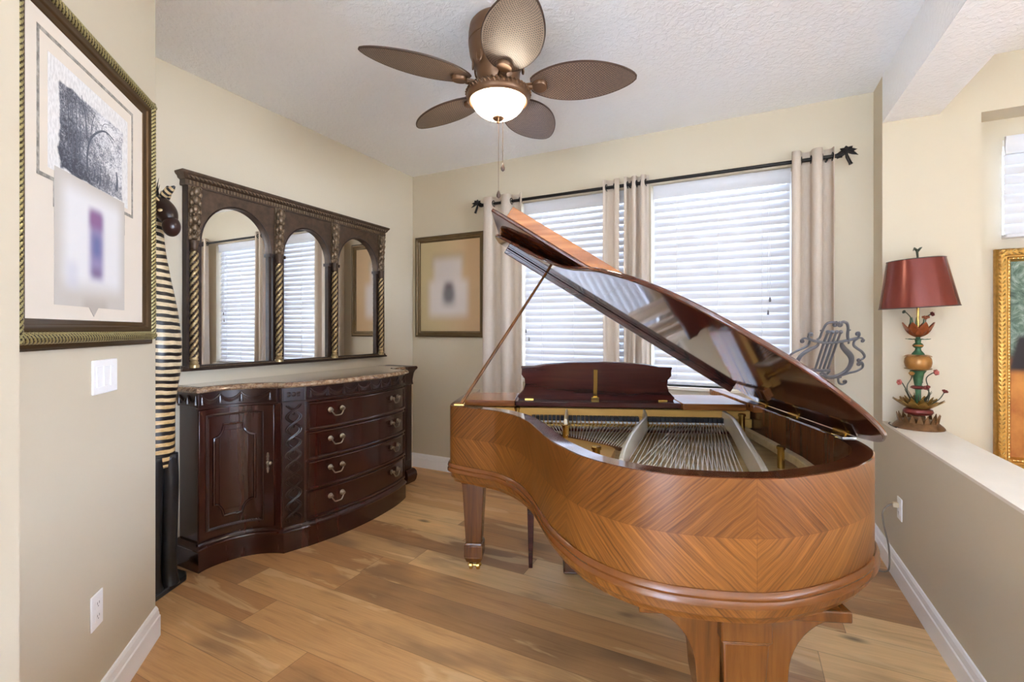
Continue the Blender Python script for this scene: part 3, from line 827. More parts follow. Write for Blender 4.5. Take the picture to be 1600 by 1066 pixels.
loft(b, [(-.012,0,.64,.082,.078),(-.010,0,.72,.088,.084),(-.008,0,.86,.084,.084),(-.004,0,.98,.084,.086),(.004,0,1.12,.103,.10),(.006,0,1.28,.107,.104),(.002,0,1.44,.092,.09),(-.012,0,1.62,.066,.066),(-.026,0,1.76,.050,.052),(-.030,0,1.87,.044,.046),(-.026,0,1.95,.040,.042),(-.012,0,2.0,.026,.03)])
body = b.build('body', M['zebra'], zb, smooth=180)
for x, y in ((.040,-.034),(-.045,-.040),(.030,.045),(-.055,.045)):
    loft(MB(), [(x,y,.025,.050,.046),(x,y,.06,.040,.038),(x,y,.14,.034,.034),(x,y,.35,.038,.038),(x,y,.55,.044,.042),(x*.9,y*.9,.70,.046,.044)], 16).build('leg', M['zblack'], zb, smooth=180)
# head leaning out to the right (towards the room), muzzle down
hd = Vector((.886,.444,0)); hf = Vector((.444,-.896,0))      # to the right in view, towards the viewer
hc = Vector((-.010,0,1.965))
h = MB()
pth = [hc+hd*.0+Vector((0,0,.02)), hc+hd*.045+hf*.02+Vector((0,0,.005)), hc+hd*.085+hf*.03+Vector((0,0,-.035)), hc+hd*.105+hf*.035+Vector((0,0,-.075))]
P = crom(pth, 6); n = len(P)
h.tube(P, [.044+.012*sin(pi*k/(n-1)) - .010*(k/(n-1)) for k in range(n)], 16)
head = h.build('head', M['zface'], zb, smooth=180)
mz = MB(); m0 = hc+hd*.112+hf*.035+Vector((0,0,-.10)); mz.ball(m0, .040, .040, .052, 18, 12); mz.build('muzzle', M['zmuz'], head, smooth=180)
for s in (1,-1):
    ev = MB(); q = hc+hd*.085+hf*(.03+s*.040)+Vector((0,0,-.028)); ev.ball(q, .013, .013, .009, 10, 6); ev.build('eye', M['zcream'], head, smooth=180)
br_ = MB(); br_.tube(crom([hc+hd*.01+hf*.055+Vector((0,0,.045)), hc+hd*.05+hf*.062+Vector((0,0,.04)), hc+hd*.075+hf*.06+Vector((0,0,.012))],4), .006, 6); br_.build('brow', M['zcream'], head)
for s in (1,-1):
    a = hc+hd*(.05 if s>0 else .035)+hf*(.03*s)+Vector((0,0,.045)); e = a+hd*(.075 if s>0 else .01)+Vector((0,0,.06 if s>0 else .08))
    er = MB()
    for k in range(8):
        q0, q1 = a.lerp(e,k/8), a.lerp(e,(k+1)/8)
        r0, r1 = [.019*sin(pi*(.12+.84*j/8))**.7 for j in (k,k+1)]
        er.tube([q0,q1], [r0,r1], 10, mi=k%2)
    er.build('ear', [M['zcream'], M['zblack']], head)
mn = MB()
for k in range(46):
    q = hc + hd*random.uniform(-.04,.03) + hf*random.uniform(-.02,.03) + Vector((0, 0, .03+random.uniform(-.02,.02)))
    e = q + Vector((random.uniform(-.035,.03), random.uniform(-.03,.02), random.uniform(.06,.13)))
    mn.tube([q, q.lerp(e,.5)+Vector((random.uniform(-.01,.01),0,0)), e], [.004,.003,.0008], 5)
mn.build('mane', M['zblack'], zb)

# ------------------------------------------------------------------ framed picture on the angled wall
ang = math.atan2(c45.y-e45.y, c45.x-e45.x)               # direction from the near edge to the corner
def wall45(name, label, cat, d, z, off=0., group=None):
    u = (c45-e45).normalized(); p = e45+u*d; nrm = Vector((.7071,.7071))
    p = p+nrm*off
    return thing(name, label, cat, (p.x,p.y,z), (pi/2,0,ang), group)   # local: x to the right in view, y up, z out
def frame_lofted(mb, W, H, prof, mi=0):
    """picture frame: profile (inset, out) mitred round a W x H rectangle centred on the origin"""
    n = len(prof); V = []
    for d, o in prof:
        V += [(-W/2+d,-H/2+d,o),(W/2-d,-H/2+d,o),(W/2-d,H/2-d,o),(-W/2+d,H/2-d,o)]
    F = []
    for i in range(n-1):
        for k in range(4):
            k2 = (k+1)%4; F.append((i*4+k, i*4+k2, (i+1)*4+k2, (i+1)*4+k))
    return mb.add(V, F, mi)
PW, PH = .88, 1.026
dm = .350
pic = wall45('framed_print', 'large framed print with rope-twist gold frame on the near left wall', 'picture', dm, 1.796, .003)
f = MB(); frame_lofted(f, PW, PH, [(0,0),(0,.007),(.004,.010),(.008,.008),(.014,.010),(.020,.016)])
frame_lofted(f, PW, PH, [(.046,.020),(.054,.025),(.060,.024),(.068,.021),(.072,.016),(.076,.013),(.084,.010),(.090,.004)])
f.box(-PW/2+.006, PW/2-.006, -PH/2+.006, PH/2-.006, 0, .003)
f.build('frame', M['fdark'], pic)
for (a, b) in (((-1,-1),(1,-1)),((1,-1),(1,1)),((1,1),(-1,1)),((-1,1),(-1,-1))):
    ins = .0355
    A = Vector((a[0]*(PW/2-ins), a[1]*(PH/2-ins), .017)); B = Vector((b[0]*(PW/2-ins), b[1]*(PH/2-ins), .017))
    e = (B-A).normalized()*.014; A -= e; B += e
    L = (B-A).length; n = int(L/.0022)
    MB().tube([A.lerp(B,k/n) for k in range(n+1)], .0165, 30, lobes=6, twist=2*pi/.0155, depth=.075, nrm=(0,0,1), mi=0, mi2=1).build('rope_moulding', [M['fgold'], M['fgroove']], pic, smooth=80)
MB().box(-PW/2+.07, PW/2-.07, -PH/2+.07, PH/2-.07, .0035, .0055).build('mat_board', M['mat_board'], pic, smooth=0)
def L45(d, z): return (d-dm, z-1.796)
bandpts = [L45(*p) for p in [(.058,2.174),(.613,2.174),(.613,1.779),(.546,1.779),(.546,1.70),(.130,1.70),(.130,1.773),(.058,1.773)]]
t = NT('marbled_band').set(.6); n = t.noise(t.coord(scale=(60,60,60)), 1., 4); t.base(t.ramp(n, [(.35, srgb(128,124,116)), (.65, srgb(178,172,162))])); M['band'] = t.m
bm = MB()
for i in range(4): pass
def strip(m, P, w, z):
    for a, b in zip(P, P[1:]):
        a = Vector(a); b = Vector(b); e = (b-a).normalized(); n = Vector((-e.y,e.x))
        q = [a-e*w/2-n*w/2, b+e*w/2-n*w/2, b+e*w/2+n*w/2, a-e*w/2+n*w/2]
        m.add([(p.x,p.y,z) for p in q]+[(p.x,p.y,z+.0008) for p in q], [(3,2,1,0),(4,5,6,7),(0,1,5,4),(1,2,6,5),(2,3,7,6),(3,0,4,7)])
strip(bm, bandpts[4:]+bandpts[:5], .011, .0056); bm.build('marbled_band', M['band'], pic, smooth=0)
def engraving(t, u, v):
    # page of faint script with a grey vignette
    sc = t.noise(t.comb(t.math('MULTIPLY', u, 60.), t.math('MULTIPLY', v, 16.), 0.), 1., 3)
    page = t.ramp(sc, [(.40, srgb(216,215,214)), (.58, srgb(234,233,232))])
    edge = t.math('MULTIPLY', t.noise(t.comb(t.math('MULTIPLY', u, 7.), t.math('MULTIPLY', v, 7.), 1.), 1., 3), .10)
    m = blot(t, t.math('ADD', u, edge), t.math('ADD', v, edge), .16, .96, .10, .88, .012)
    h = t.noise(t.comb(t.math('MULTIPLY', u, 42.), t.math('MULTIPLY', v, 34.), 3.), 1., 6, .75, 1.2)
    big = t.noise(t.comb(t.math('MULTIPLY', u, 4.2), t.math('MULTIPLY', v, 3.6), 8.), 1., 3)
    left = t.math('SUBTRACT', 1., t.smooth(u, .25, .62))
    dark = t.math('ADD', t.math('MULTIPLY', left, .16), t.math('MULTIPLY', t.math('SUBTRACT', big, .5), .5))
    low = t.math('MULTIPLY', t.math('SUBTRACT', 1., t.smooth(v, .1, .38)), .10)
    x = t.math('ADD', t.math('ADD', h, t.math('MULTIPLY', dark, -1.)), t.math('MULTIPLY', low, -1.))
    g = t.ramp(x, [(.26, srgb(72,76,88)), (.42, srgb(138,142,152)), (.52, srgb(212,212,216)), (.6, srgb(234,234,236))])
    return t.mix(m, page, g)
M['engrave'] = soft_art('engraving_page', engraving)
def sheet(m, x0, x1, y0, y1, z, th=.0008):
    v = [(x0,y0,z),(x1,y0,z),(x1,y1,z),(x0,y1,z),(x0,y0,z+th),(x1,y0,z+th),(x1,y1,z+th),(x0,y1,z+th)]
    uv = [(0,0),(1,0),(1,1),(0,1)]
    m.add(v, [(3,2,1,0),(4,5,6,7),(0,1,5,4),(1,2,6,5),(2,3,7,6),(3,0,4,7)], 0, [[uv[i] for i in (3,2,1,0)], uv, [uv[0]]*4, [uv[0]]*4, [uv[0]]*4, [uv[0]]*4]); return m
a = L45(.574,2.128); b2 = L45(.100,1.80)
pg = sheet(MB(), b2[0], a[0], b2[1], a[1], .0058).build('engraved_page', M['engrave'], pic, smooth=0)
# the tall tree and its bending boughs, the walkers and the ruin drawn on the page
X0, X1, Y0, Y1 = b2[0], a[0], b2[1], a[1]
def pgp(u, v): return (X0+(X1-X0)*u, Y0+(Y1-Y0)*v, .0067)
inkm = simple('ink_grey', srgb(96,100,112), .8); ink = MB()
def stroke(P, r): ink.tube([pgp(q.x,q.y) for q in crom([(p[0],p[1],0) for p in P], 5)], [r*(1-.6*k/(5*(len(P)-1))) for k in range(5*(len(P)-1)+1)], 5, flat=.12, nrm=(0,0,1))
stroke([(.42,.16),(.42,.34),(.46,.5),(.55,.62),(.66,.69),(.78,.67)], .0062); stroke([(.44,.42),(.41,.56),(.39,.72),(.35,.86)], .0042)
stroke([(.46,.5),(.48,.66),(.52,.8)], .003); stroke([(.66,.69),(.76,.63),(.82,.54)], .002); stroke([(.60,.66),(.64,.76),(.74,.8)], .0018)
for x in (.20,.245,.29,.33): stroke([(x,.24),(x+.005,.5),(x-.005,.82)], .0036)
for x in (.50,.545,.58): stroke([(x,.10),(x+.01,.17),(x+.004,.24)], .0048)
stroke([(.82,.14),(.83,.24),(.82,.34)], .010)
ink.build('drawn_trees', inkm, pg)
def scroll_art(t, u, v):
    c = srgb(216,214,212); r = t.mix(blot(t, u, v, .10,.92,.16,.92,.10), srgb(198,192,184), srgb(226,226,228))
    r = t.mix(blot(t, u, v, .44,.64,.24,.80,.06), r, srgb(150,140,178)); r = t.mix(blot(t, u, v, .44,.62,.66,.80,.05), r, srgb(142,104,146))
    r = t.mix(blot(t, u, v, .48,.60,.42,.60,.06), r, srgb(112,118,164)); r = t.mix(blot(t, u, v, .48,.60,.26,.32,.05), r, srgb(124,106,140))
    r = t.mix(t.math('MULTIPLY', blot(t, u, v, .14,.28,.14,.34,.06), .5), r, srgb(196,196,210))
    r = t.mix(t.math('MULTIPLY', blot(t, u, v, .35,.70,-.2,.06,.06), .8), r, srgb(176,168,158)); return r
M['scroll'] = soft_art('faded_scroll', scroll_art)
a = L45(.548,1.815); b2 = L45(.128,1.414)
sc_ = sheet(MB(), b2[0], a[0], b2[1], a[1], .0062)
cx = (a[0]+b2[0])/2-.0; sc_.add([(cx-.028,b2[1],.0062),(cx+.028,b2[1],.0062),(cx,b2[1]-.030,.0062),(cx-.028,b2[1],.007),(cx+.028,b2[1],.007),(cx,b2[1]-.030,.007)], [(0,1,2),(5,4,3),(0,3,4,1),(1,4,5,2),(2,5,3,0)], 0, [[(.5,0)]*3,[(.5,0)]*3,[(.5,0)]*4,[(.5,0)]*4,[(.5,0)]*4])
sc_.build('scroll_print', M['scroll'], pic, smooth=0)
# switch plate and outlet under the picture
def plate(t, w, h, name='plate'): return MB().box(-w/2,w/2,-h/2,h/2,0,.006).build(name, M['white'], t, bevel=.003)
sw = wall45('light_switch', 'white triple rocker light switch plate under the gold framed print', 'light switch', .424, 1.180)
plate(sw, .165, .117)
for k in (-1,0,1):
    rk = MB().add([(k*.046-.016,-.034,.006),(k*.046+.016,-.034,.006),(k*.046+.016,.034,.006),(k*.046-.016,.034,.006),(k*.046-.016,-.034,.009),(k*.046+.016,-.034,.009),(k*.046+.016,.034,.0075),(k*.046-.016,.034,.0075)], [(3,2,1,0),(4,5,6,7),(0,1,5,4),(1,2,6,5),(2,3,7,6),(3,0,4,7)]).build('rocker', M['white'], sw, bevel=.001)
def outlet(t):
    plate(t, .074, .117)
    for y in (-.021,.021):
        r = MB().box(-.017,.017,y-.014,y+.014,.006,.008).build('receptacle', M['white'], t, bevel=.003)
        s = MB()
        for x in (-.006,.006): s.box(x-.001,x+.001,y-.001,y+.007,.0078,.0083)
        s.ball((0,y-.007,.008), .0022, .0022, .0004, 8, 4); s.build('slot', M['slot'], r)
ou = wall45('power_outlet', 'white power outlet low on the near left wall', 'outlet', .370, .396); outlet(ou)
ou2 = thing('power_outlet', 'white power outlet on the low wall behind the piano with a plug', 'outlet', (XP, 3.085, .396), (pi/2,0,-pi/2)); outlet(ou2)

# ------------------------------------------------------------------ picture on the window wall
bp = thing('framed_print', 'bronze framed print on the window wall beside the left curtain', 'picture', (-2.455, YB-.003, 1.757), (pi/2,0,0))
W2, H2 = .78, .967
f = MB(); frame_lofted(f, W2, H2, [(0,0),(0,.020),(.006,.027),(.016,.030),(.022,.027),(.026,.020),(.034,.022),(.044,.022),(.048,.014),(.056,.010),(.058,.004)]); f.box(-W2/2+.004,W2/2-.004,-H2/2+.004,H2/2-.004,0,.003)
f.build('frame', simple('bronze_moulding', srgb(106,88,62), .3, .6, var=.15), bp)
def blur_art(t, u, v):
    r = t.mix(t.smooth(u,.1,.9), srgb(190,172,132), srgb(196,166,130))
    r = t.mix(blot(t,u,v,.20,.74,.70,.86,.06), r, srgb(178,160,130)); r = t.mix(blot(t,u,v,.24,.70,.44,.80,.06), r, srgb(206,196,190))
    r = t.mix(blot(t,u,v,.16,.80,.17,.56,.07), r, srgb(212,203,198)); r = t.mix(blot(t,u,v,.42,.56,.36,.54,.06), r, srgb(108,96,104)); r = t.mix(blot(t,u,v,.40,.58,.30,.48,.08), r, srgb(118,116,118))
    return r
M['blur'] = soft_art('soft_print', blur_art)
m = MB(); m.add([(-W2/2+.05,-H2/2+.05,.0065),(W2/2-.05,-H2/2+.05,.0065),(W2/2-.05,H2/2-.05,.0065),(-W2/2+.05,H2/2-.05,.0065)], [(0,1,2,3)], 0, [[(0,0),(1,0),(1,1),(0,1)]])
m.box(-W2/2+.05,W2/2-.05,-H2/2+.05,H2/2-.05,.0032,.006); m.build('print', M['blur'], bp, smooth=0)
# ------------------------------------------------------------------ the grand piano (local: +y to the keyboard, +x to the bass side, z up)
PA = R(21.37)
pf = thing('grand_piano', 'walnut baby grand piano with its lid propped open, tail towards the half wall', 'piano', (-.441, 1.902, 0), (0,0,PA))
ZT_, ZM_, ZB_ = .972, .687, .60
key = [(-.785,.90,0),(-.787,.70,0),(-.789,.50,0),(-.790,.36,0),(-.781,.292,0),(-.745,.258,0),(-.70,.236,0),(-.646,.208,0),(-.555,.164,0),(-.49,.106,0),(-.426,.020,0),(-.370,-.11,0),(-.330,-.25,0),(-.289,-.39,0),(-.239,-.500,0),(-.195,-.576,0),(-.145,-.632,0),(-.098,-.671,0),(-.053,-.699,0),(.007,-.723,0),(.068,-.736,0),(.143,-.744,0),(.224,-.744,0),(.303,-.730,0),(.40,-.692,0),(.493,-.642,0),(.572,-.586,0),(.642,-.518,0),(.700,-.430,0),(.733,-.32,0),(.745,-.20,0),(.748,.0,0),(.748,.25,0),(.748,.5,0),(.748,.90,0)]
OUT = [(q.x,q.y) for q in crom(key, 4)]
# travel keyboard-left -> tail -> keyboard-right : the outside is on the right of travel
S_ = [0.]
for a, b in zip(OUT, OUT[1:]): S_.append(S_[-1]+math.dist(a,b))
sc0 = min(range(len(OUT)), key=lambda i: abs(OUT[i][0]-.224) + (0 if OUT[i][1] < -.6 else 9))
TH_ = .055
rim = MB()
ZMID = .822
rim.sweep(OUT, [(0,.66),(0,ZT_-.002),(-.003,ZT_),(-TH_,ZT_),(-TH_,.66)], useuv=True, mis=[0,1,1,2,2])
for k in list(rim.uv): rim.uv[k] = [(c[0]-S_[sc0], c[1]-ZMID) for c in rim.uv[k]]
rim.build('rim', [M['veneer'], M['rimtop'], M['rimin']], pf, smooth=30)
mo = MB()
mo.sweep(OUT, [(-.03,.690),(.004,.690),(.010,.684),(.012,.676),(.008,.668),(.013,.660),(.013,.652),(.004,.646),(-.03,.646)])
mo.build('base_moulding', M['mouldw'], pf)
bb = MB()
bb.sweep(OUT, [(-.004,.66),(-.004,.622),(-.014,.612),(-.018,.600),(-.06,.600),(-.06,.66)], useuv=True)
for k in list(bb.uv): bb.uv[k] = [(c[0]-S_[sc0], c[1]-ZMID) for c in bb.uv[k]]
bb.build('lower_rim', M['veneer'], pf)
def inset(pts, d):
    P = [Vector(p) for p in pts]; out = []
    for i, p in enumerate(P):
        a = (P[min(i+1,len(P)-1)]-P[max(i-1,0)]).normalized(); out.append((p.x-a.y*d, p.y+a.x*d))
    return out
IN = inset(OUT, TH_-.001)
MB().prism(inset(OUT,.03), .602, .640).build('bottom_board', M['keydark'], pf, smooth=0)
# key bed, key slip, fallboard and arms (keyboard end, away from the camera)
MB().box(-.785,.748,.42,.985,.60,.66).build('key_bed', M['keydark'], pf, bevel=.004)
MB().box(-.72,.68,.955,.983,.66,.715).build('key_slip', M['desk'], pf, bevel=.003)
MB().box(-.60,.56,.80,.955,.662,.70).build('keyboard', M['white'], pf, bevel=.002)
for x0,x1 in ((-.785,-.73),(.693,.748)): MB().box(x0,x1,.88,.985,.66,.80).build('arm', M['legw'], pf, bevel=.02)
MB().box(-.73,.693,.755,.795,.66,.90).build('fallboard', M['desk'], pf, bevel=.006)
# ---- inside: gold plate, soundboard, liner
st = [p for p in IN]
def clip_poly(x0, x1, y1, d):
    return [p for p in inset(OUT, TH_+d) if p[1] < y1-.001 and x0 <= p[0] <= x1]
c0 = clip_poly(-.9,.9,.70,.0)
MB().prism(c0, .80, .815).build('soundboard', M['sound'], pf, smooth=0)
# plate: flange along the tuning end and the curved hitch side
c1 = [p for p in inset(OUT, TH_+.002) if p[1] < .33 and p[0] < .34]
inner_edge = [(.32,-.60),(.26,-.565),(.17,-.545),(.09,-.515),(.02,-.465),(-.045,-.40),(-.09,-.30),(-.03,-.06),(-.10,.02),(-.20,.09),(-.32,.17),(-.46,.24)]
plm = MB(); plm.prism(c1 + inner_edge, .838, .868); plm.build('hitch_plate', M['gold'], pf, smooth=0)
MB().box(-.735,.690,.402,.50,.86,.905).build('tuning_plate', M['gold'], pf, bevel=.006)
MB().box(-.735,.690,.500,.545,.83,.955).build('pin_block', M['keydark'], pf, bevel=.003)
MB().box(-.70,.680,.400,.47,.905,.946).build('plate_flange', M['gold'], pf, bevel=.004)
# oval hole in the hitch plate's treble corner: a dark dished ring
MB().lathe([(.052,.0),(.048,.004),(.040,.003),(.036,-.001),(0,-.001)][::-1], (-.185,-.19,.8685), 28, 0, 1.15, .7, .5).build('plate_hole', [M['slot']], pf)
# struts cast with the plate
def strut(P, z, w, h, name='plate_strut'):
    Q = [(q.x,q.y) for q in crom([(a,b,0) for a,b in P], 8)]
    return MB().sweep(Q, [(-w/2,z-h),(-w/2*.7,z-.004),(-w/2*.3,z),(w/2*.3,z),(w/2*.7,z-.004),(w/2,z-h)]).build(name, M['strut'], pf)
strut([(.178,.44),(.150,.25),(.092,.08),(.025,-.12),(-.035,-.33),(-.070,-.49)], .945, .020, .07)
strut([(.560,.44),(.535,.24),(.480,.02),(.420,-.20),(.362,-.42),(.315,-.585)], .945, .026, .075)
strut([(-.208,.44),(-.215,.30),(-.222,.14)], .942, .018, .05)
def bolt(x, y, z0, z1, r):
    return MB().lathe([(r,z0),(r*1.02,z1-.012),(r*1.3,z1-.012),(r*1.3,z1-.003),(r*1.05,z1),(0,z1)], (x,y,0), 18).build('plate_bolt', M['brass'], pf)
bolt(-.222,.105,.868,.925,.014); bolt(-.125,-.265,.866,.925,.014); bolt(.585,-.10,.815,.90,.012); bolt(.60,.30,.83,.95,.013); bolt(-.46,.40,.925,.95,.012)
# liner rail along the bass side, felt bars, bridges
MB().sweep([(.655,.40),(.650,.10),(.640,-.15),(.610,-.34),(.560,-.46)], [(0,.84),(0,.872),(.03,.872),(.03,.84)]).build('liner_rail', M['sound'], pf, bevel=.003)
MB().sweep([(.10,-.505),(-.03,-.40)][::-1]+[(.20,-.535),(.29,-.555)], [(-.035,.866),(-.035,.8785),(.06,.8785),(.06,.866)]).build('felt_strip', M['felt'], pf, bevel=.003)
MB().sweep([(q.x,q.y) for q in crom([(-.32,.19,0),(-.20,.10,0),(-.06,-.01,0),(-.015,-.10,0)],6)], [(-.008,.866),(-.008,.879),(.008,.879),(.008,.866)]).build('treble_bridge', M['keydark'], pf)
MB().sweep([(q.x,q.y) for q in crom([(-.02,-.33,0),(.06,-.43,0),(.16,-.485,0),(.27,-.515,0)],6)], [(-.009,.815),(-.009,.880),(.009,.880),(.009,.815)]).build('bass_bridge', M['keydark'], pf)
MB().box(-.40,.545,.335,.352,.86,.878).build('agraffe_rail', M['brass'], pf)
MB().box(-.40,.545,.255,.335,.862,.874).build('guide_rail', M['desk'], pf)
# strings, one by one
def string(a, b, r, m): MB().tube([a, b], r, 5).build('string', m, pf, smooth=180)
for k in range(32):          # treble, left of the long strut
    q = k/31; x = -.385+.545*q
    string((x,.345,.882), (-.315+.30*q+.01*sin(3*q), .185-.28*q-.02*sin(pi*q), .880), .0014, M['wire'])
for k in range(26):          # tenor, between the struts
    q = k/25; x = .195+.335*q
    hx = -.035+.325*q; hy = -.345-.195*sin(q*pi/2)**.9
    string((x,.345,.882), (hx,hy,.881), .0016, M['wire'])
for k in range(20):          # bass, crossing above
    q = k/19; x = .285+.25*q
    hx = .02+.235*q**.9; hy = -.47-.085*sin(q*pi/2)
    string((.535-.325*(1-q)*.2-.30*(1-q)*.5,.345,.887), (-.02+.29*q, -.40-.13*sin(q*pi/2), .888), .0021, M['copper'])
for k in range(46):          # damper heads along the string line
    x = -.375+.915*k/45
    if abs(x-.165) < .012 or abs(x+.21) < .012: continue
    d = MB().box(x-.0085,x+.0085,.362,.394,.891,.913).build('damper', M['dampb'], pf, smooth=0)
    MB().box(x-.0065,x+.0065,.350,.3618,.8835,.8905).build('damper_felt', M['dampw'], d, smooth=0)
# ---- music desk on its shelf
MB().box(-.735,-.470,.375,.66,.955,.985).build('desk_slip', M['lidtop'], pf, bevel=.003)
MB().box(.345,.640,.345,.66,.955,.985).build('desk_slip', M['lidtop'], pf, bevel=.003)
MB().box(-.468,.343,.365,.66,.958,.984).build('music_shelf', M['desk'], pf, bevel=.004)
prof = [(-.415,0),(.285,0),(.292,.02),(.280,.032),(.264,.052),(.256,.085),(.258,.115),(.272,.138),(.270,.165),(.274,.182),(.215,.184),(.16,.196),(.06,.206),(-.065,.209),(-.19,.206),(-.29,.196),(-.345,.184),(-.404,.182),(-.400,.165),(-.402,.138),(-.388,.115),(-.386,.085),(-.394,.052),(-.410,.032),(-.422,.02)]
def mdesk():
    m = MB(); prof_ = [((x+.065)*1.11-.065, z*.97) for x, z in prof]
    m.prism(prof_, 0, .020)
    return m.xform(Matrix.Translation((0,.46,.985)) @ Matrix.Rotation(R(102),4,'X') )
md = mdesk().build('music_desk', M['desk'], pf, bevel=.004)
MB().add(*(lambda b: (b.v,b.f))(MB().box(-.075,-.055,.0,.165,.0202,.026).box(-.084,-.046,.0,.022,.0202,.034))).xform(Matrix.Translation((0,.46,.985)) @ Matrix.Rotation(R(102),4,'X')).build('desk_prop', M['brass'], md, bevel=.001)
for x in (-.40,.27): MB().box(x-.022,x+.022,.425,.445,.9842,.989).build('hinge', M['brass'], md, smooth=0)
MB().box(.652,.705,.30,.90,.955,.992).build('cheek_block', M['lidtop'], pf, bevel=.003)
# ---- the lid, hinged along the bass side
XH, AL, YFL = .745, R(32.1), .48
LM = Matrix.Translation((XH,0,ZT_+.006)) @ Matrix.Rotation(AL,4,'Y')
lid = bpy.data.objects.new('lid', None)
ovr = [p for p in inset(OUT, -.014) if p[1] < YFL-.02]
poly = [(-.806,YFL)] + [(p[0]-XH, p[1]) for p in ovr] + [(.762-XH,YFL)]
poly = [(-.804-XH,YFL)] + [(p[0]-XH, p[1]) for p in ovr] + [(.762-XH,YFL)]
lm = MB().prism(poly, .0, .016)
for i in range(len(lm.f)):
    if i == 1: lm.m[i] = 1
lidm = lm.xform(LM).build('lid', [M['lid'], M['lidtop']], pf, bevel=.005, seg=3, smooth=30)
rl = MB().box(-.745-XH,.60-XH,YFL-.028,YFL-.002,-.030,-.0005).xform(LM).build('lid_rail', M['desk'], lidm, bevel=.003)
rl2 = MB().box(-.745-XH,.60-XH,YFL-.030,YFL-.0,-.012,-.0005).xform(LM).build('lid_rail_bead', M['desk'], lidm, bevel=.003)
# front flap folded back on top, standing off a little
BE = R(3.5)
FM = LM @ Matrix.Translation((0,YFL,.018)) @ Matrix.Rotation(-BE,4,'X')
fl_ = MB().box(-.804-XH,.70-XH,-.49,-.004,.002,.018).xform(FM).build('lid_flap', M['lid'], pf, bevel=.005, seg=3)
MB().box(-.735-XH,.64-XH,-.484,-.464,.0185,.068).xform(FM).build('flap_rail', M['lidtop'], fl_, bevel=.002)
MB().tube([LM @ Vector((-.80-XH,YFL+.004,.018)), LM @ Vector((.74-XH,YFL+.004,.018))], .005, 8).build('piano_hinge', M['brass'], lidm)
# hinges on the rim and the long hinge strip
MB().box(.700,.745,-.28,.48,ZT_+.0005,ZT_+.004).build('hinge_strip', M['steel'], pf, smooth=0)
for y in (-.20,.12,.40):
    h = MB().tube([(.742,y-.04,ZT_+.008),(.742,y+.04,ZT_+.008)], .006, 10)
    h.box(.690,.742,y-.035,y+.035,ZT_+.004,ZT_+.007).build('lid_hinge', M['brass'], pf)
# prop stick
pt = LM @ Vector((-.50-XH,YFL-.036,-.004))
pb = Vector((-.742,.318,ZT_-.012))
MB().tube([pb, pb.lerp(pt,.02), pb.lerp(pt,.5), pt], [.011,.0115,.010,.008], 10, flat=.8).build('prop_stick', M['legw'], pf)
MB().box(-.765,-.715,.295,.345,ZT_-.006,ZT_+.005).build('prop_hinge', M['brass'], pf, bevel=.002)
# ---- legs
def leg(x, y, top=.60):
    m = MB()
    m.frust((x,y,.50),.066,.066,(x,y,top),.066,.066); m.frust((x,y,.492),.060,.060,(x,y,.50),.066,.066)
    m.frust((x,y,.165),.043,.043,(x,y,.495),.060,.060)
    m.frust((x,y,.150),.050,.050,(x,y,.165),.043,.043); m.frust((x,y,.085),.051,.051,(x,y,.150),.051,.051); m.frust((x,y,.055),.040,.040,(x,y,.085),.051,.051)
    l = m.build('leg', M['legw'], pf, bevel=.004)
    c = MB().lathe([(.016,.042),(.020,.050),(.026,.056)], (x,y,0), 16)
    c.tube([(x-.034,y,.022),(x-.030,y,.040),(x,y,.046),(x+.030,y,.040),(x+.034,y,.022)], .006, 8)
    c.build('caster_fork', M['brass'], l)
    w = MB()
    for dx in (-.020,.020):
        b = MB().lathe([(.016,-.011),(.0225,-.007),(.0225,.007),(.016,.011)], seg=20); b.xform(Matrix.Translation((x+dx,y,.0225)) @ Matrix.Rotation(pi/2,4,'Y')); w.add(b.v,b.f)
    w.tube([(x-.034,y,.0225),(x+.034,y,.0225)], .005, 8)
    w.build('caster_wheel', M['brass'], l)
    return l
leg(-.716,.620); leg(.655,.620)
lx, ly = .238, -.585
tl = leg(lx, ly, .575)
# corbelled bracket above the tail leg
MB().box(lx-.285,lx+.262,ly-.075,ly+.09,.572,.602).build('bracket_plate', M['legw'], pf, bevel=.004)
for s in (-1,1):
    P = [(0,.578),(.215,.578),(.215,.560)] + [(.215-.150*sin(R(a)), .560-.165*(1-cos(R(a)))) for a in range(8,91,8)] + [(.062,.36),(.050,.30),(0,.30)]
    m = MB().prism([(s*a,b) for a,b in P], -.045, .045)
    m.xform(Matrix.Translation((lx+s*.058,ly+.012,0)) @ Matrix.Rotation(pi/2,4,'X'))
    m.build('bracket_corbel', M['legw'], tl, bevel=.003)
# ---- pedal lyre
ly_ = MB().box(-.215,.165,.575,.715,.02,.10); ly_.box(-.222,.172,.568,.722,.02,.034)
lyre = ly_.build('pedal_lyre', M['keydark'], pf, bevel=.006)
for x in (-.195,.145): MB().tube([(x,.645,.10),(x,.645,.30),(x*.8,.645,.602)], [.02,.018,.022], 12).build('lyre_post', M['keydark'], lyre)
for x in (-.10,-.025,.05):
    MB().tube([(x,.70,.05),(x,.78,.045),(x,.86,.035)], [.008,.010,.014], 10, flat=.5).build('pedal', M['brass'], lyre)
for x in (-.05,0.): MB().tube([(x,.645,.10),(x,.645,.602)], .006, 8).build('pedal_rod', M['brass'], lyre)
for x in (-.1,.05): MB().tube([(x,.575,.06),(x,.50,.30),(x,.44,.602)], .009, 8).build('lyre_brace', M['brass'], lyre)
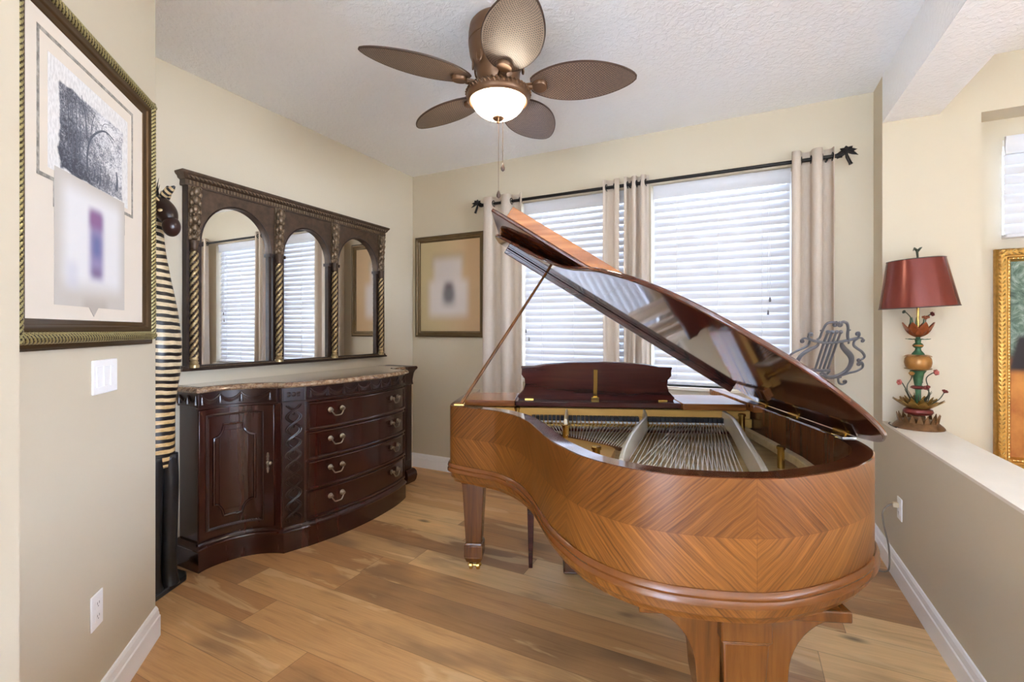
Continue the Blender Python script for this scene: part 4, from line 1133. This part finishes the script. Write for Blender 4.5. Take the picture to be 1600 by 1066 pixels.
# ------------------------------------------------------------------ bench pushed under the keyboard
# ------------------------------------------------------------------ piano bench
be_ = thing('piano_bench', 'dark wooden piano bench with tapered legs pushed under the piano', 'bench', (pf.location.x, pf.location.y, 0), (0,0,PA+R(1.5)))
MB().box(-.405,.345,.652,.99,.40,.455).build('apron', M['desk'], be_, bevel=.004)
MB().box(-.42,.36,.638,1.005,.455,.485).build('seat', M['desk'], be_, bevel=.008)
for x in (-.386,.326):
    for y in (.672,.975): MB().frust((x,y,0),.0105,.0105,(x,y,.42),.021,.021).build('leg', M['desk'], be_, bevel=.003)

# ------------------------------------------------------------------ ceiling fan (local z 0 at the ceiling)
FX, FY = -1.067, 2.0
fan = thing('ceiling_fan', 'bronze ceiling fan with five woven leaf blades and a lit glass bowl', 'ceiling fan', (FX, FY, CZ))
MB().lathe([(0,-.001),(.125,-.001),(.140,-.02),(.146,-.06),(.147,-.10),(.143,-.104),(.147,-.108),(.140,-.16),(.118,-.215),(.108,-.235),(.104,-.285),(.095,-.30),(.085,-.325),(0,-.33)], seg=48).build('motor_housing', M['fanb'], fan)
for k in range(10):
    a = 2*pi*k/10; orn = MB()
    orn.tube([((.121+.004)*cos(a+.13*cos(q)), .125*sin(a+.13*cos(q)), -.205+.030*sin(q)) for q in [2*pi*i/16 for i in range(16)]], .005, 6, closed=True)
    orn.build('scroll_relief', M['fanb'], fan)
ring = MB().lathe([(.080,-.322),(.128,-.330),(.148,-.338),(.156,-.350),(.156,-.372),(.150,-.384),(.142,-.388),(.134,-.386),(.130,-.374)], seg=56); rg = ring.build('light_ring', M['fanb'], fan)
bd_ = MB()
for k in range(44):
    a = 2*pi*k/44; bd_.tube([(.150*cos(a),.150*sin(a),-.336),(.159*cos(a+.06),.159*sin(a+.06),-.350),(.151*cos(a+.1),.151*sin(a+.1),-.362)], .0052, 6)
bd_.build('rope_edge', M['fanb'], rg)
N = 14
MB().lathe([(.132*cos(R(90*k/N)) if k < N else 0, -.370-.098*sin(R(90*k/N))) for k in range(N+1)], seg=48).build('glass_bowl', M['bowl'], fan, smooth=180)
MB().lathe([(.030,-.460),(.029,-.468),(.020,-.476),(.008,-.482),(.007,-.490),(0,-.494)], seg=20).build('bowl_finial', M['fanb'], fan)
for dx, dy, zl in ((.012,-.02,-.835),(.025,.0,-.70)):
    ch = MB().tube([(dx,dy,-.47),(dx,dy,zl)], .0012, 5).build('pull_chain', M['fanb'], fan)
    MB().lathe([(.002,.026),(.006,.018),(.0105,.004),(.009,-.006),(.003,-.012),(0,-.012)], (dx,dy,zl-.02), 12).build('chain_pull', M['fane'], ch)
ZBL = -.312
for k in range(5):
    a = R(18.6+72*k)
    Mx = Matrix.Rotation(a,4,'Z') @ Matrix.Translation((0,0,ZBL)) @ Matrix.Rotation(R(-11),4,'X')
    def hw(q): return .126*(sin(pi*(.045+.955*q**.86)))**.62 if q < .999 else .0
    m = MB()
    def bf(u, v, s):
        q = u; r = .165+.495*q; w = .126*max(0,sin(pi*min(1,.05+.945*q**.92)))**.6
        return (r, (v-.5)*2*w, (.004 if s else -.004))
    m.slab(bf, 30, 12)
    # rattan scale: 62 rows along, 26 across
    for fidx in m.uv: m.uv[fidx] = [(c[1]*14, c[0]*44) for c in m.uv[fidx]]
    bl = m.xform(Mx).build('blade', M['weave'], fan, smooth=40)
    eg = [(bf(i/40,0,0)[0], bf(i/40,0,0)[1], 0) for i in range(41)] + [(bf(i/40,1,0)[0], bf(i/40,1,0)[1], 0) for i in range(40,-1,-1)]
    MB().tube(eg, .0052, 6, closed=True).xform(Mx).build('blade_rim', M['fane'], bl)
    b = MB().box(.085,.20,-.020,.020,-.012,-.005)
    b.tube([(.06,0,-.002),(.10,0,-.010),(.17,0,-.012)], [.018,.015,.014], 10)
    b.lathe([(.034,-.022),(.038,-.016),(.038,-.005),(.0,-.005)], (.205,0,0), 24)
    b.xform(Mx).build('blade_bracket', M['fanb'], bl)

# ------------------------------------------------------------------ tole lamp on the half wall
lp = thing('table_lamp', 'tole flower lamp with red metal shade standing on the half wall', 'lamp', (.882, 3.27, PZ))
LZ = lambda z: z-.80
green = simple('tole_green', srgb(60,100,68), .4, .3, var=.3, vs=40); ochre = simple('tole_ochre', srgb(160,112,56), .32, .4, var=.2, vs=30)
redt = simple('tole_red', srgb(112,42,36), .35, .3, var=.25, vs=30); olive = simple('tole_olive', srgb(136,104,46), .4, .4, var=.35, vs=40)
rust = simple('tole_bronze', srgb(120,88,58), .38, .6, var=.35, vs=30); pink = simple('tole_pink', srgb(172,92,84), .45, .1, var=.25, vs=60); stemm = simple('tole_stem', srgb(74,78,62), .45, .5, var=.2)
shadem = simple('red_shade', srgb(116,50,40), .24, .3, var=.08, vs=8); orange = simple('tole_orange', srgb(148,78,42), .35, .4, var=.3, vs=30)
# pierced crown foot
ft = MB().lathe([(.112,0),(.113,.006),(.106,.016),(.092,.030),(.078,.042),(.060,.048),(.03,.05)], seg=40)
ft.build('foot', rust, lp)
cr_ = MB()
for k in range(18):
    a = 2*pi*k/18; d = .16
    p = lambda r, z, o: (r*cos(a+o), r*sin(a+o), z)
    cr_.add([p(.086,.030,-d),p(.086,.030,d),p(.090,.052,d*.7),p(.094,.080,0),p(.090,.052,-d*.7),p(.082,.030,-d),p(.082,.030,d),p(.086,.052,d*.7),p(.090,.080,0),p(.086,.052,-d*.7)],
            [(0,1,2,3,4),(9,8,7,6,5),(0,5,6,1),(1,6,7,2),(2,7,8,3),(3,8,9,4),(4,9,5,0)])
cr_.build('crown_band', rust, lp, smooth=0)
MB().lathe([(.036,.045),(.028,.055),(.026,.066),(.036,.074)], seg=24).build('stem_collar', rust, lp)
MB().lathe([(.03,.072),(.058,.078),(.066,.090),(.062,.104),(.040,.110),(.0,.110)], seg=32).build('red_disc', redt, lp)
def petals(n, z0, r0, z1, r1, w, mat, name, curl=.0, ph=0.):
    m = MB()
    for k in range(n):
        a = 2*pi*k/n+ph; ca, sa = cos(a), sin(a)
        def pf_(u, v, s):
            r = r0+(r1-r0)*u; z = z0+(z1-z0)*u**1.6 - curl*max(0,u-.6)**2
            ww = w*sin(pi*(.14+.84*u))**.8*(v-.5)*2
            dz = -.35*w*(1-(2*v-1)**2)*(1-u)*.6
            o = .0012 if s else -.0012
            return (r*ca-ww*sa, r*sa+ww*ca, z+dz+o)
        m.slab(pf_, 8, 4)
    return m.build(name, mat, lp, smooth=60)
petals(12, .108, .018, .158, .112, .026, olive, 'petal_bowl')
petals(10, .112, .016, .170, .075, .018, olive, 'inner_petals', ph=.3)
MB().lathe([(.012,.108),(.012,.20),(.016,.237),(.018,.25),(.026,.30),(.034,.312),(.036,.316),(.02,.318)], seg=24).build('green_stem', green, lp)
MB().lathe([(.0,.212),(.020,.214),(.034,.222),(.030,.230),(.012,.236)], seg=24).build('red_boss', redt, lp)
MB().lathe([(.02,.316),(.044,.322),(.056,.340),(.060,.362),(.057,.384),(.046,.400),(.024,.406)], seg=40).build('pumpkin_ball', ochre, lp)
def leafcollar(z, r, n, up, mat, name):
    m = MB()
    for k in range(n):
        a = 2*pi*k/n
        def lf(u, v, s):
            rr = r*(.45+.6*u); w = r*.34*sin(pi*(.2+.75*u))*(v-.5)*2
            return (rr*cos(a)-w*sin(a), rr*sin(a)+w*cos(a), z+up*u*u+(.001 if s else -.001))
        m.slab(lf, 5, 3)
    return m.build(name, mat, lp, smooth=60)
leafcollar(.404,.058,10,-.010,ochre,'upper_collar'); leafcollar(.322,.058,10,.006,olive,'lower_collar')
MB().lathe([(.030,.402),(.026,.412),(.014,.428),(.012,.440),(.020,.446),(.024,.455),(.020,.464),(.012,.470),(.014,.486),(.02,.49),(.010,.494),(.010,.52)], seg=24).build('baluster', green, lp)
MB().ball((0,0,.455), .0245, .0245, .012, 20, 10).build('ochre_bead', ochre, lp, smooth=180)
leafcollar(.488,.052,6,.004,green,'leaf_plate')
petals(8, .508, .012, .582, .072, .028, orange, 'flower_bowl', ph=.2)
MB().tube([(0,0,.51),(0,0,.70)], .006, 10).build('lamp_rod', M['brass'], lp)
def flower(path, r, mat, rs=.0026):
    P = crom(path, 6)
    f = MB().tube(P, rs, 6).build('flower_stem', stemm, lp)
    e = P[-1]; m = MB()
    m.ball(e, r*.5, r*.5, r*.5, 8, 6)
    ax = (P[-1]-P[-3]).normalized(); u = ax.orthogonal().normalized(); w = ax.cross(u)
    for k in range(6):
        d = u*cos(k*pi/3)+w*sin(k*pi/3); q = e+d*r*.6+ax*r*.35
        m.ball(q, r*.42, r*.42, r*.42, 8, 6)
    m.build('flower', mat, f, smooth=180)
vr = Vector((.896,.444,0))       # across the view
def V3(a, z, b=0): p = vr*a + Vector((-.444,.896,0))*b; return (p.x, p.y, z)
flower([V3(.03,.13),V3(.06,.20),V3(.045,.27),V3(.075,.30),V3(.095,.305)], .017, pink)
flower([V3(.03,.125,-.03),V3(.07,.165,-.05),V3(.10,.205,-.05)], .014, redt)
flower([V3(-.03,.13),V3(-.055,.19),V3(-.085,.245),V3(-.098,.252)], .016, pink)
flower([V3(-.02,.13,.02),V3(-.035,.22,.03),V3(-.02,.27,.02),V3(-.035,.298,0)], .014, ochre)
flower([V3(.0,.13,-.05),V3(.01,.19,-.06),V3(-.005,.225,-.06)], .018, redt)
flower([V3(.04,.13,.03),V3(.05,.20,.04),V3(.038,.245,.03)], .013, stemm)
for a, z, b in ((-.075,.215,.0),(-.06,.18,-.03),(.06,.20,-.02),(-.035,.20,-.045),(.03,.21,-.05),(.08,.175,.03),(-.01,.20,.05),(.02,.19,.05)):
    MB().tube([V3(a*.35,.125,b*.35),V3(a*.7,.125+(z-.125)*.6,b*.7),V3(a,z,b)], [.004,.006,.001], 6, flat=.5).build('leaf_blade', stemm, lp)
flower([V3(.015,.53),V3(.035,.60),V3(.06,.622),V3(.075,.628)], .013, redt); flower([V3(-.015,.53),V3(-.035,.60),V3(-.06,.632),V3(-.075,.640)], .010, stemm)
flower([V3(.0,.54,-.03),V3(.0,.58,-.045),V3(.002,.605,-.045)], .017, orange)
for a, b in ((-.03,0),(.03,0),(-.015,.03),(.015,.03)): MB().tube([V3(a*.5,.52,b*.5),V3(a,.575,b),V3(a*1.1,.612,b)], [.006,.009,.003], 6, flat=.5).build('leaf_blade', green, lp)
TL = Matrix.Translation((0,0,.665)) @ Matrix.Rotation(R(-3.2),4,Vector((-.444,.896,0)))
sh = MB().lathe([(.172,0),(.126,.262),(.123,.262),(.169,0),(.172,0)], seg=64); sh.xform(TL); sh.f = [f for f in sh.f if len(f) == 4]; sh.m = [0]*len(sh.f)
shd = sh.build('lamp_shade', shadem, lp, smooth=60)
for r, z in ((.171,.001),(.125,.262)):
    tr_ = MB(); tr_.tube([(r*cos(q),r*sin(q),z) for q in [2*pi*i/64 for i in range(64)]], .0028, 6, closed=True)
    tr_.xform(TL).build('shade_trim', M['mframed'], shd)
sp_ = MB()
for k in range(3): sp_.tube([(0,0,.25),(.124*cos(k*2.094),.124*sin(k*2.094),.258)], .002, 5)
sp_.xform(TL).build('shade_spider', M['brass'], shd)
fi = MB().tube([V3(0,.90),V3(-.002,.945),V3(-.006,.985)], [.004,.009,.012], 8, flat=.5); fi.tube([V3(-.006,.98),V3(-.02,.992),V3(-.027,.978)], [.008,.006,.002], 6); fi.tube([V3(-.004,.975),V3(.012,.992),V3(.022,.998)], [.008,.006,.002], 6)
fi.build('finial', stemm, lp)
lc = MB().tube(crom([(-.09,-.02,.004),(-.112,-.06,.004),(-.116,.05,.004),(-.10,.10,.004)],6), .0028, 6).build('cord', M['mframed'], lp)

# ------------------------------------------------------------------ iron lyre music stand behind the piano
SX, SY = .488, 3.144
ls = thing('music_stand', 'grey iron music stand with scrolled lyre desk in the right corner', 'music stand', (SX, SY, 0))
grey = simple('forged_iron', srgb(112,112,118), .42, .4, var=.2)
yaw, lean = R(-90+26.37+0), R(29)
# desk plane: U across, W up the sloping desk
cr3 = Vector((.896,.444,0)); cf3 = Vector((-.444,.896,0))
ya, lean = R(12), R(37)
U3 = cr3*cos(ya)+cf3*sin(ya); B3 = cr3*sin(ya)-cf3*cos(ya)
W3 = Vector((0,0,1))*cos(lean)+B3*sin(lean)
ku, kw, kp = cos(ya)-.705*sin(ya), sin(lean)*(sin(ya)+.705*cos(ya)), 1/(7.107*276)
def D(X, Y):        # sketch grid -> desk plane
    w = (340-Y)*kp/cos(lean); u = ((X-585)*kp - kw*w)/ku
    return Vector((0,0,1.275)) + U3*u + W3*w
N3 = U3.cross(W3)
def iron(P, r, n=6, name='scroll', par=ls, fl=.7, taper=None):
    Q = crom([tuple(D(*p)) for p in P], n); L = len(Q)
    rr = [r*(1 if not taper else 1-taper*abs(2*k/(L-1)-1)**3) for k in range(L)]
    return MB().tube(Q, rr, 8, flat=fl, nrm=tuple(N3)).build(name, grey, par, smooth=80)
def spi(cx, cy, r, a0, turns, n=14): return [(cx+r*(1-.75*k/n)*cos(R(a0)+turns*2*pi*k/n), cy+r*(1-.75*k/n)*sin(R(a0)+turns*2*pi*k/n)) for k in range(n+1)]
iron([(340,330),(470,352),(600,345),(720,325),(830,298)], .009, name='cross_bar')
# crown: from the bar up to two curls
iron([(375,320),(410,290),(440,220),(480,150),(530,128),(575,132)]+spi(572,150,26,-60,.9,9), .0075)
iron([(722,325),(712,270),(715,190),(700,138),(660,124),(625,140)]+spi(632,152,24,240,-.9,9), .0085)
# four strings
for k in range(4): 
    iron([(345+50*k-(2*k),660),(420+50*k-2*k,440),(495+50*k-3*k,228)], .0075, name='lyre_string')
    MB().ball(tuple(D(497+47*k,232)), .011, seg=10, rings=6).build('string_knob', grey, ls)
iron([(300,672),(420,684),(508,688)], .010, name='string_bar')
# lyre body: both arms
iron([(650,345),(650,385),(690,440),(745,500),(765,560),(745,640),(690,710),(610,755),(530,775),(440,765),(380,740)], .017, name='lyre_arm', fl=.5, taper=.5)
iron([(395,350),(370,390),(290,430),(200,490),(150,560),(130,640),(170,710),(260,750),(380,740)], .015, name='lyre_arm', fl=.5, taper=.5)
iron([(380,740),(420,715),(470,735),(508,695)], .008)
# outer scrolls right
iron([(722,325),(790,312),(832,290),(845,262)]+spi(822,255,22,20,-.9,9), .0075)
iron([(832,298),(870,300),(895,322)]+spi(882,330,18,-20,.9,9), .006)
iron([(830,305),(790,335),(785,385),(830,425),(880,460),(915,510),(905,540),(870,560)]+spi(850,560,20,0,.9,9), .0075)
iron([(660,752),(740,725),(820,705),(890,665),(900,620),(880,592)]+spi(856,612,24,-40,-1.0,9), .008)
iron([(650,755),(612,790),(620,850),(655,872)]+spi(685,838,26,90,-.8,9), .0075)
iron([(740,212),(722,212),(716,206)], .005); iron([(720,325),(728,345),(726,362)], .006); iron([(418,216),(432,222),(440,226)], .005)
# outer scrolls left
iron([(340,330),(300,312),(285,285)]+spi(312,262,22,160,.9,9), .0075)
iron([(300,315),(245,300),(208,318)]+spi(220,332,18,200,-.9,9), .006)
iron([(300,325),(275,380),(200,420),(120,460),(70,500),(60,560),(100,600)]+spi(110,590,20,60,-.9,9), .0075)
iron([(260,752),(180,740),(90,720),(50,680),(60,640)]+spi(82,640,22,180,.9,9), .008)
# ledge that carries the music, post and three scrolled feet
MB().tube([D(150,775)+N3*.0, D(640,775)], .008, 8).build('ledge_rod', grey, ls)
pb_ = D(395,775); post0 = Vector((pb_.x, pb_.y, 0))
MB().tube([(post0.x,post0.y,.14),(post0.x,post0.y,pb_.z-.04),tuple(pb_)], [.013,.011,.010], 12).build('post', grey, ls)
for k in range(3):
    a = 2*pi*k/3+.5; d = Vector((cos(a),sin(a),0))
    MB().tube(crom([tuple(post0+Vector((0,0,.30))), tuple(post0+d*.06+Vector((0,0,.20))), tuple(post0+d*.12+Vector((0,0,.07))), tuple(post0+d*.18+Vector((0,0,.012))), tuple(post0+d*.215+Vector((0,0,.010))), tuple(post0+d*.225+Vector((0,0,.035)))],6), .0085, 8).build('foot', grey, ls)

# ------------------------------------------------------------------ cord from the piano to the outlet
cd = thing('power_lead', 'grey power cord hanging from the piano to the low wall outlet', 'cord', (XP, 3.085, .0))
MB().tube(crom([(-.012,-.0,.415),(-.045,.0,.41),(-.075,-.005,.37),(-.07,-.0,.30),(-.045,.02,.18),(-.035,.05,.06),(-.045,.09,.012),(-.10,.10,.006),(-.20,.06,.006),(-.34,-.02,.006)],8), .0042, 8).build('cable', simple('grey_cable', srgb(128,118,106), .5), cd)
MB().box(-.034,-.0088,-.013,.013,.402,.428).build('plug', simple('plug_tan', srgb(196,180,150), .5), cd, bevel=.003)

# ------------------------------------------------------------------ gilt painting in the niche
PX0, PZ1, GW, GH = 1.305, 1.80, .95, 1.25
gp = thing('painting', 'gilt framed painting with palms in the room beyond the half wall', 'painting', (PX0+GW/2, YF-.003, PZ1-GH/2), (pi/2,0,0))
f = MB(); frame_lofted(f, GW, GH, [(0,0),(0,.030),(.006,.040),(.020,.046),(.036,.044),(.040,.034),(.046,.034),(.052,.026),(.060,.026),(.066,.016),(.072,.006)]); f.box(-GW/2+.004,GW/2-.004,-GH/2+.004,GH/2-.004,0,.004)
fr_ = f.build('frame', M['gilt'], gp)
lv = MB(); 
def along(step, ins, fnn):
    for (ax, s, L, o) in (('y',-1,GH,GW/2),('y',1,GH,GW/2),('x',-1,GW,GH/2),('x',1,GW,GH/2)):
        n = int((L-2*ins)/step)
        for k in range(n+1):
            q = -L/2+ins+(L-2*ins)*k/n; p = (s*(o-ins), q) if ax == 'y' else (q, s*(o-ins)); fnn(p, ax, s)
def leafy(p, ax, s):
    x, y = p
    if ax == 'y':
        for d in (-1,1): lv.tube([(x+d*.002,y-.008,.044),(x+d*.010,y+.002,.048),(x+d*.012,y+.012,.044)], [.002,.005,.002], 5)
    else:
        for d in (-1,1): lv.tube([(x-.008,y+d*.002,.044),(x+.002,y+d*.010,.048),(x+.012,y+d*.012,.044)], [.002,.005,.002], 5)
along(.024, .021, leafy); lv.build('leaf_carving', M['gilth'], fr_)
pb2 = MB(); along(.018, .056, lambda p, ax, s: pb2.ball((p[0],p[1],.028), .0052, seg=7, rings=4)); pb2.build('pearl_row', M['gilth'], fr_)
def palms(t, u, v):
    n = t.noise(t.comb(t.math('MULTIPLY', u, 9.), t.math('MULTIPLY', v, 12.), 0.), 1., 6, .7, 2.2)
    g = t.ramp(n, [(.3, srgb(44,60,54)), (.5, srgb(100,122,108)), (.66, srgb(160,174,164)), (.8, srgb(206,214,196))])
    n2 = t.noise(t.comb(t.math('MULTIPLY', u, 5.), t.math('MULTIPLY', v, 5.), 4.), 1., 4)
    o = t.ramp(n2, [(.3, srgb(150,82,36)), (.6, srgb(204,138,70))])
    vv = t.math('ADD', v, t.math('MULTIPLY', n, .06))
    r = t.mix(t.smooth(vv, .50, .56), o, g)
    d = blot(t, t.math('ADD', u, t.math('MULTIPLY', t.math('SUBTRACT', v, .55), -.28)), v, .02, .5, .44, .62, .02)
    return t.mix(d, r, srgb(52,46,48))
M['palms'] = soft_art('palm_canvas', palms)
m = MB(); m.add([(-GW/2+.068,-GH/2+.068,.0065),(GW/2-.068,-GH/2+.068,.0065),(GW/2-.068,GH/2-.068,.0065),(-GW/2+.068,GH/2-.068,.0065)], [(0,1,2,3)], 0, [[(0,0),(1,0),(1,1),(0,1)]])
m.box(-GW/2+.068,GW/2-.068,-GH/2+.068,GH/2-.068,.0042,.006); m.build('canvas', M['palms'], gp, smooth=0)
# ------------------------------------------------------------------ camera, daylight, view
cam = bpy.data.cameras.new('camera'); co = bpy.data.objects.new('camera', cam); COL.objects.link(co)
co.location = (0, 0, HC); co.rotation_euler = (pi/2, 0, R(26.37))
cam.sensor_fit = 'HORIZONTAL'; cam.sensor_width = 36.; cam.lens = 718/1600*36.; cam.shift_y = -17/1600; cam.clip_start = .05
SC.camera = co
w = bpy.data.worlds.new('sky'); SC.world = w; w.use_nodes = True
nt = w.node_tree; bg = nt.nodes['Background']
tc = nt.nodes.new('ShaderNodeTexCoord'); sp = nt.nodes.new('ShaderNodeSeparateXYZ'); nt.links.new(tc.outputs['Generated'], sp.inputs[0])
cr = nt.nodes.new('ShaderNodeValToRGB'); nt.links.new(sp.outputs[2], cr.inputs[0])
mr = nt.nodes.new('ShaderNodeMapRange'); mr.inputs[1].default_value = -1; mr.inputs[2].default_value = 1
nt.links.new(sp.outputs[2], mr.inputs[0]); nt.links.new(mr.outputs[0], cr.inputs[0])
e = cr.color_ramp.elements; e[0].position = .40; e[0].color = (.56,.60,.62,1); e[1].position = .56; e[1].color = (.765,.93,1.26,1)
nt.links.new(cr.outputs[0], bg.inputs[0])
# sky strength raised towards +x, added to throw light on the left wall
m1 = nt.nodes.new('ShaderNodeMapRange'); m1.interpolation_type = 'SMOOTHSTEP'; nt.links.new(sp.outputs[0], m1.inputs[0])
m1.inputs[1].default_value = .2; m1.inputs[2].default_value = 1.; m1.inputs[3].default_value = 1.6; m1.inputs[4].default_value = 5.2
nt.links.new(m1.outputs[0], bg.inputs[1])
sd = bpy.data.lights.new('sun', 'SUN'); so = bpy.data.objects.new('sun', sd); COL.objects.link(so)
sd.energy = 14.; sd.angle = R(3); sd.color = (.69, .92, 1.3); so.location = (6, -8, 8); so.rotation_euler = (R(30), 0, R(4))
SC.view_settings.view_transform = 'Standard'; SC.view_settings.look = 'None'; SC.view_settings.exposure = 2.98; SC.view_settings.gamma = 1.
SC.view_settings.use_curve_mapping = False
SC.cycles.use_denoising = True
SC.cycles.max_bounces = 12; SC.cycles.diffuse_bounces = 9; SC.cycles.transparent_max_bounces = 16
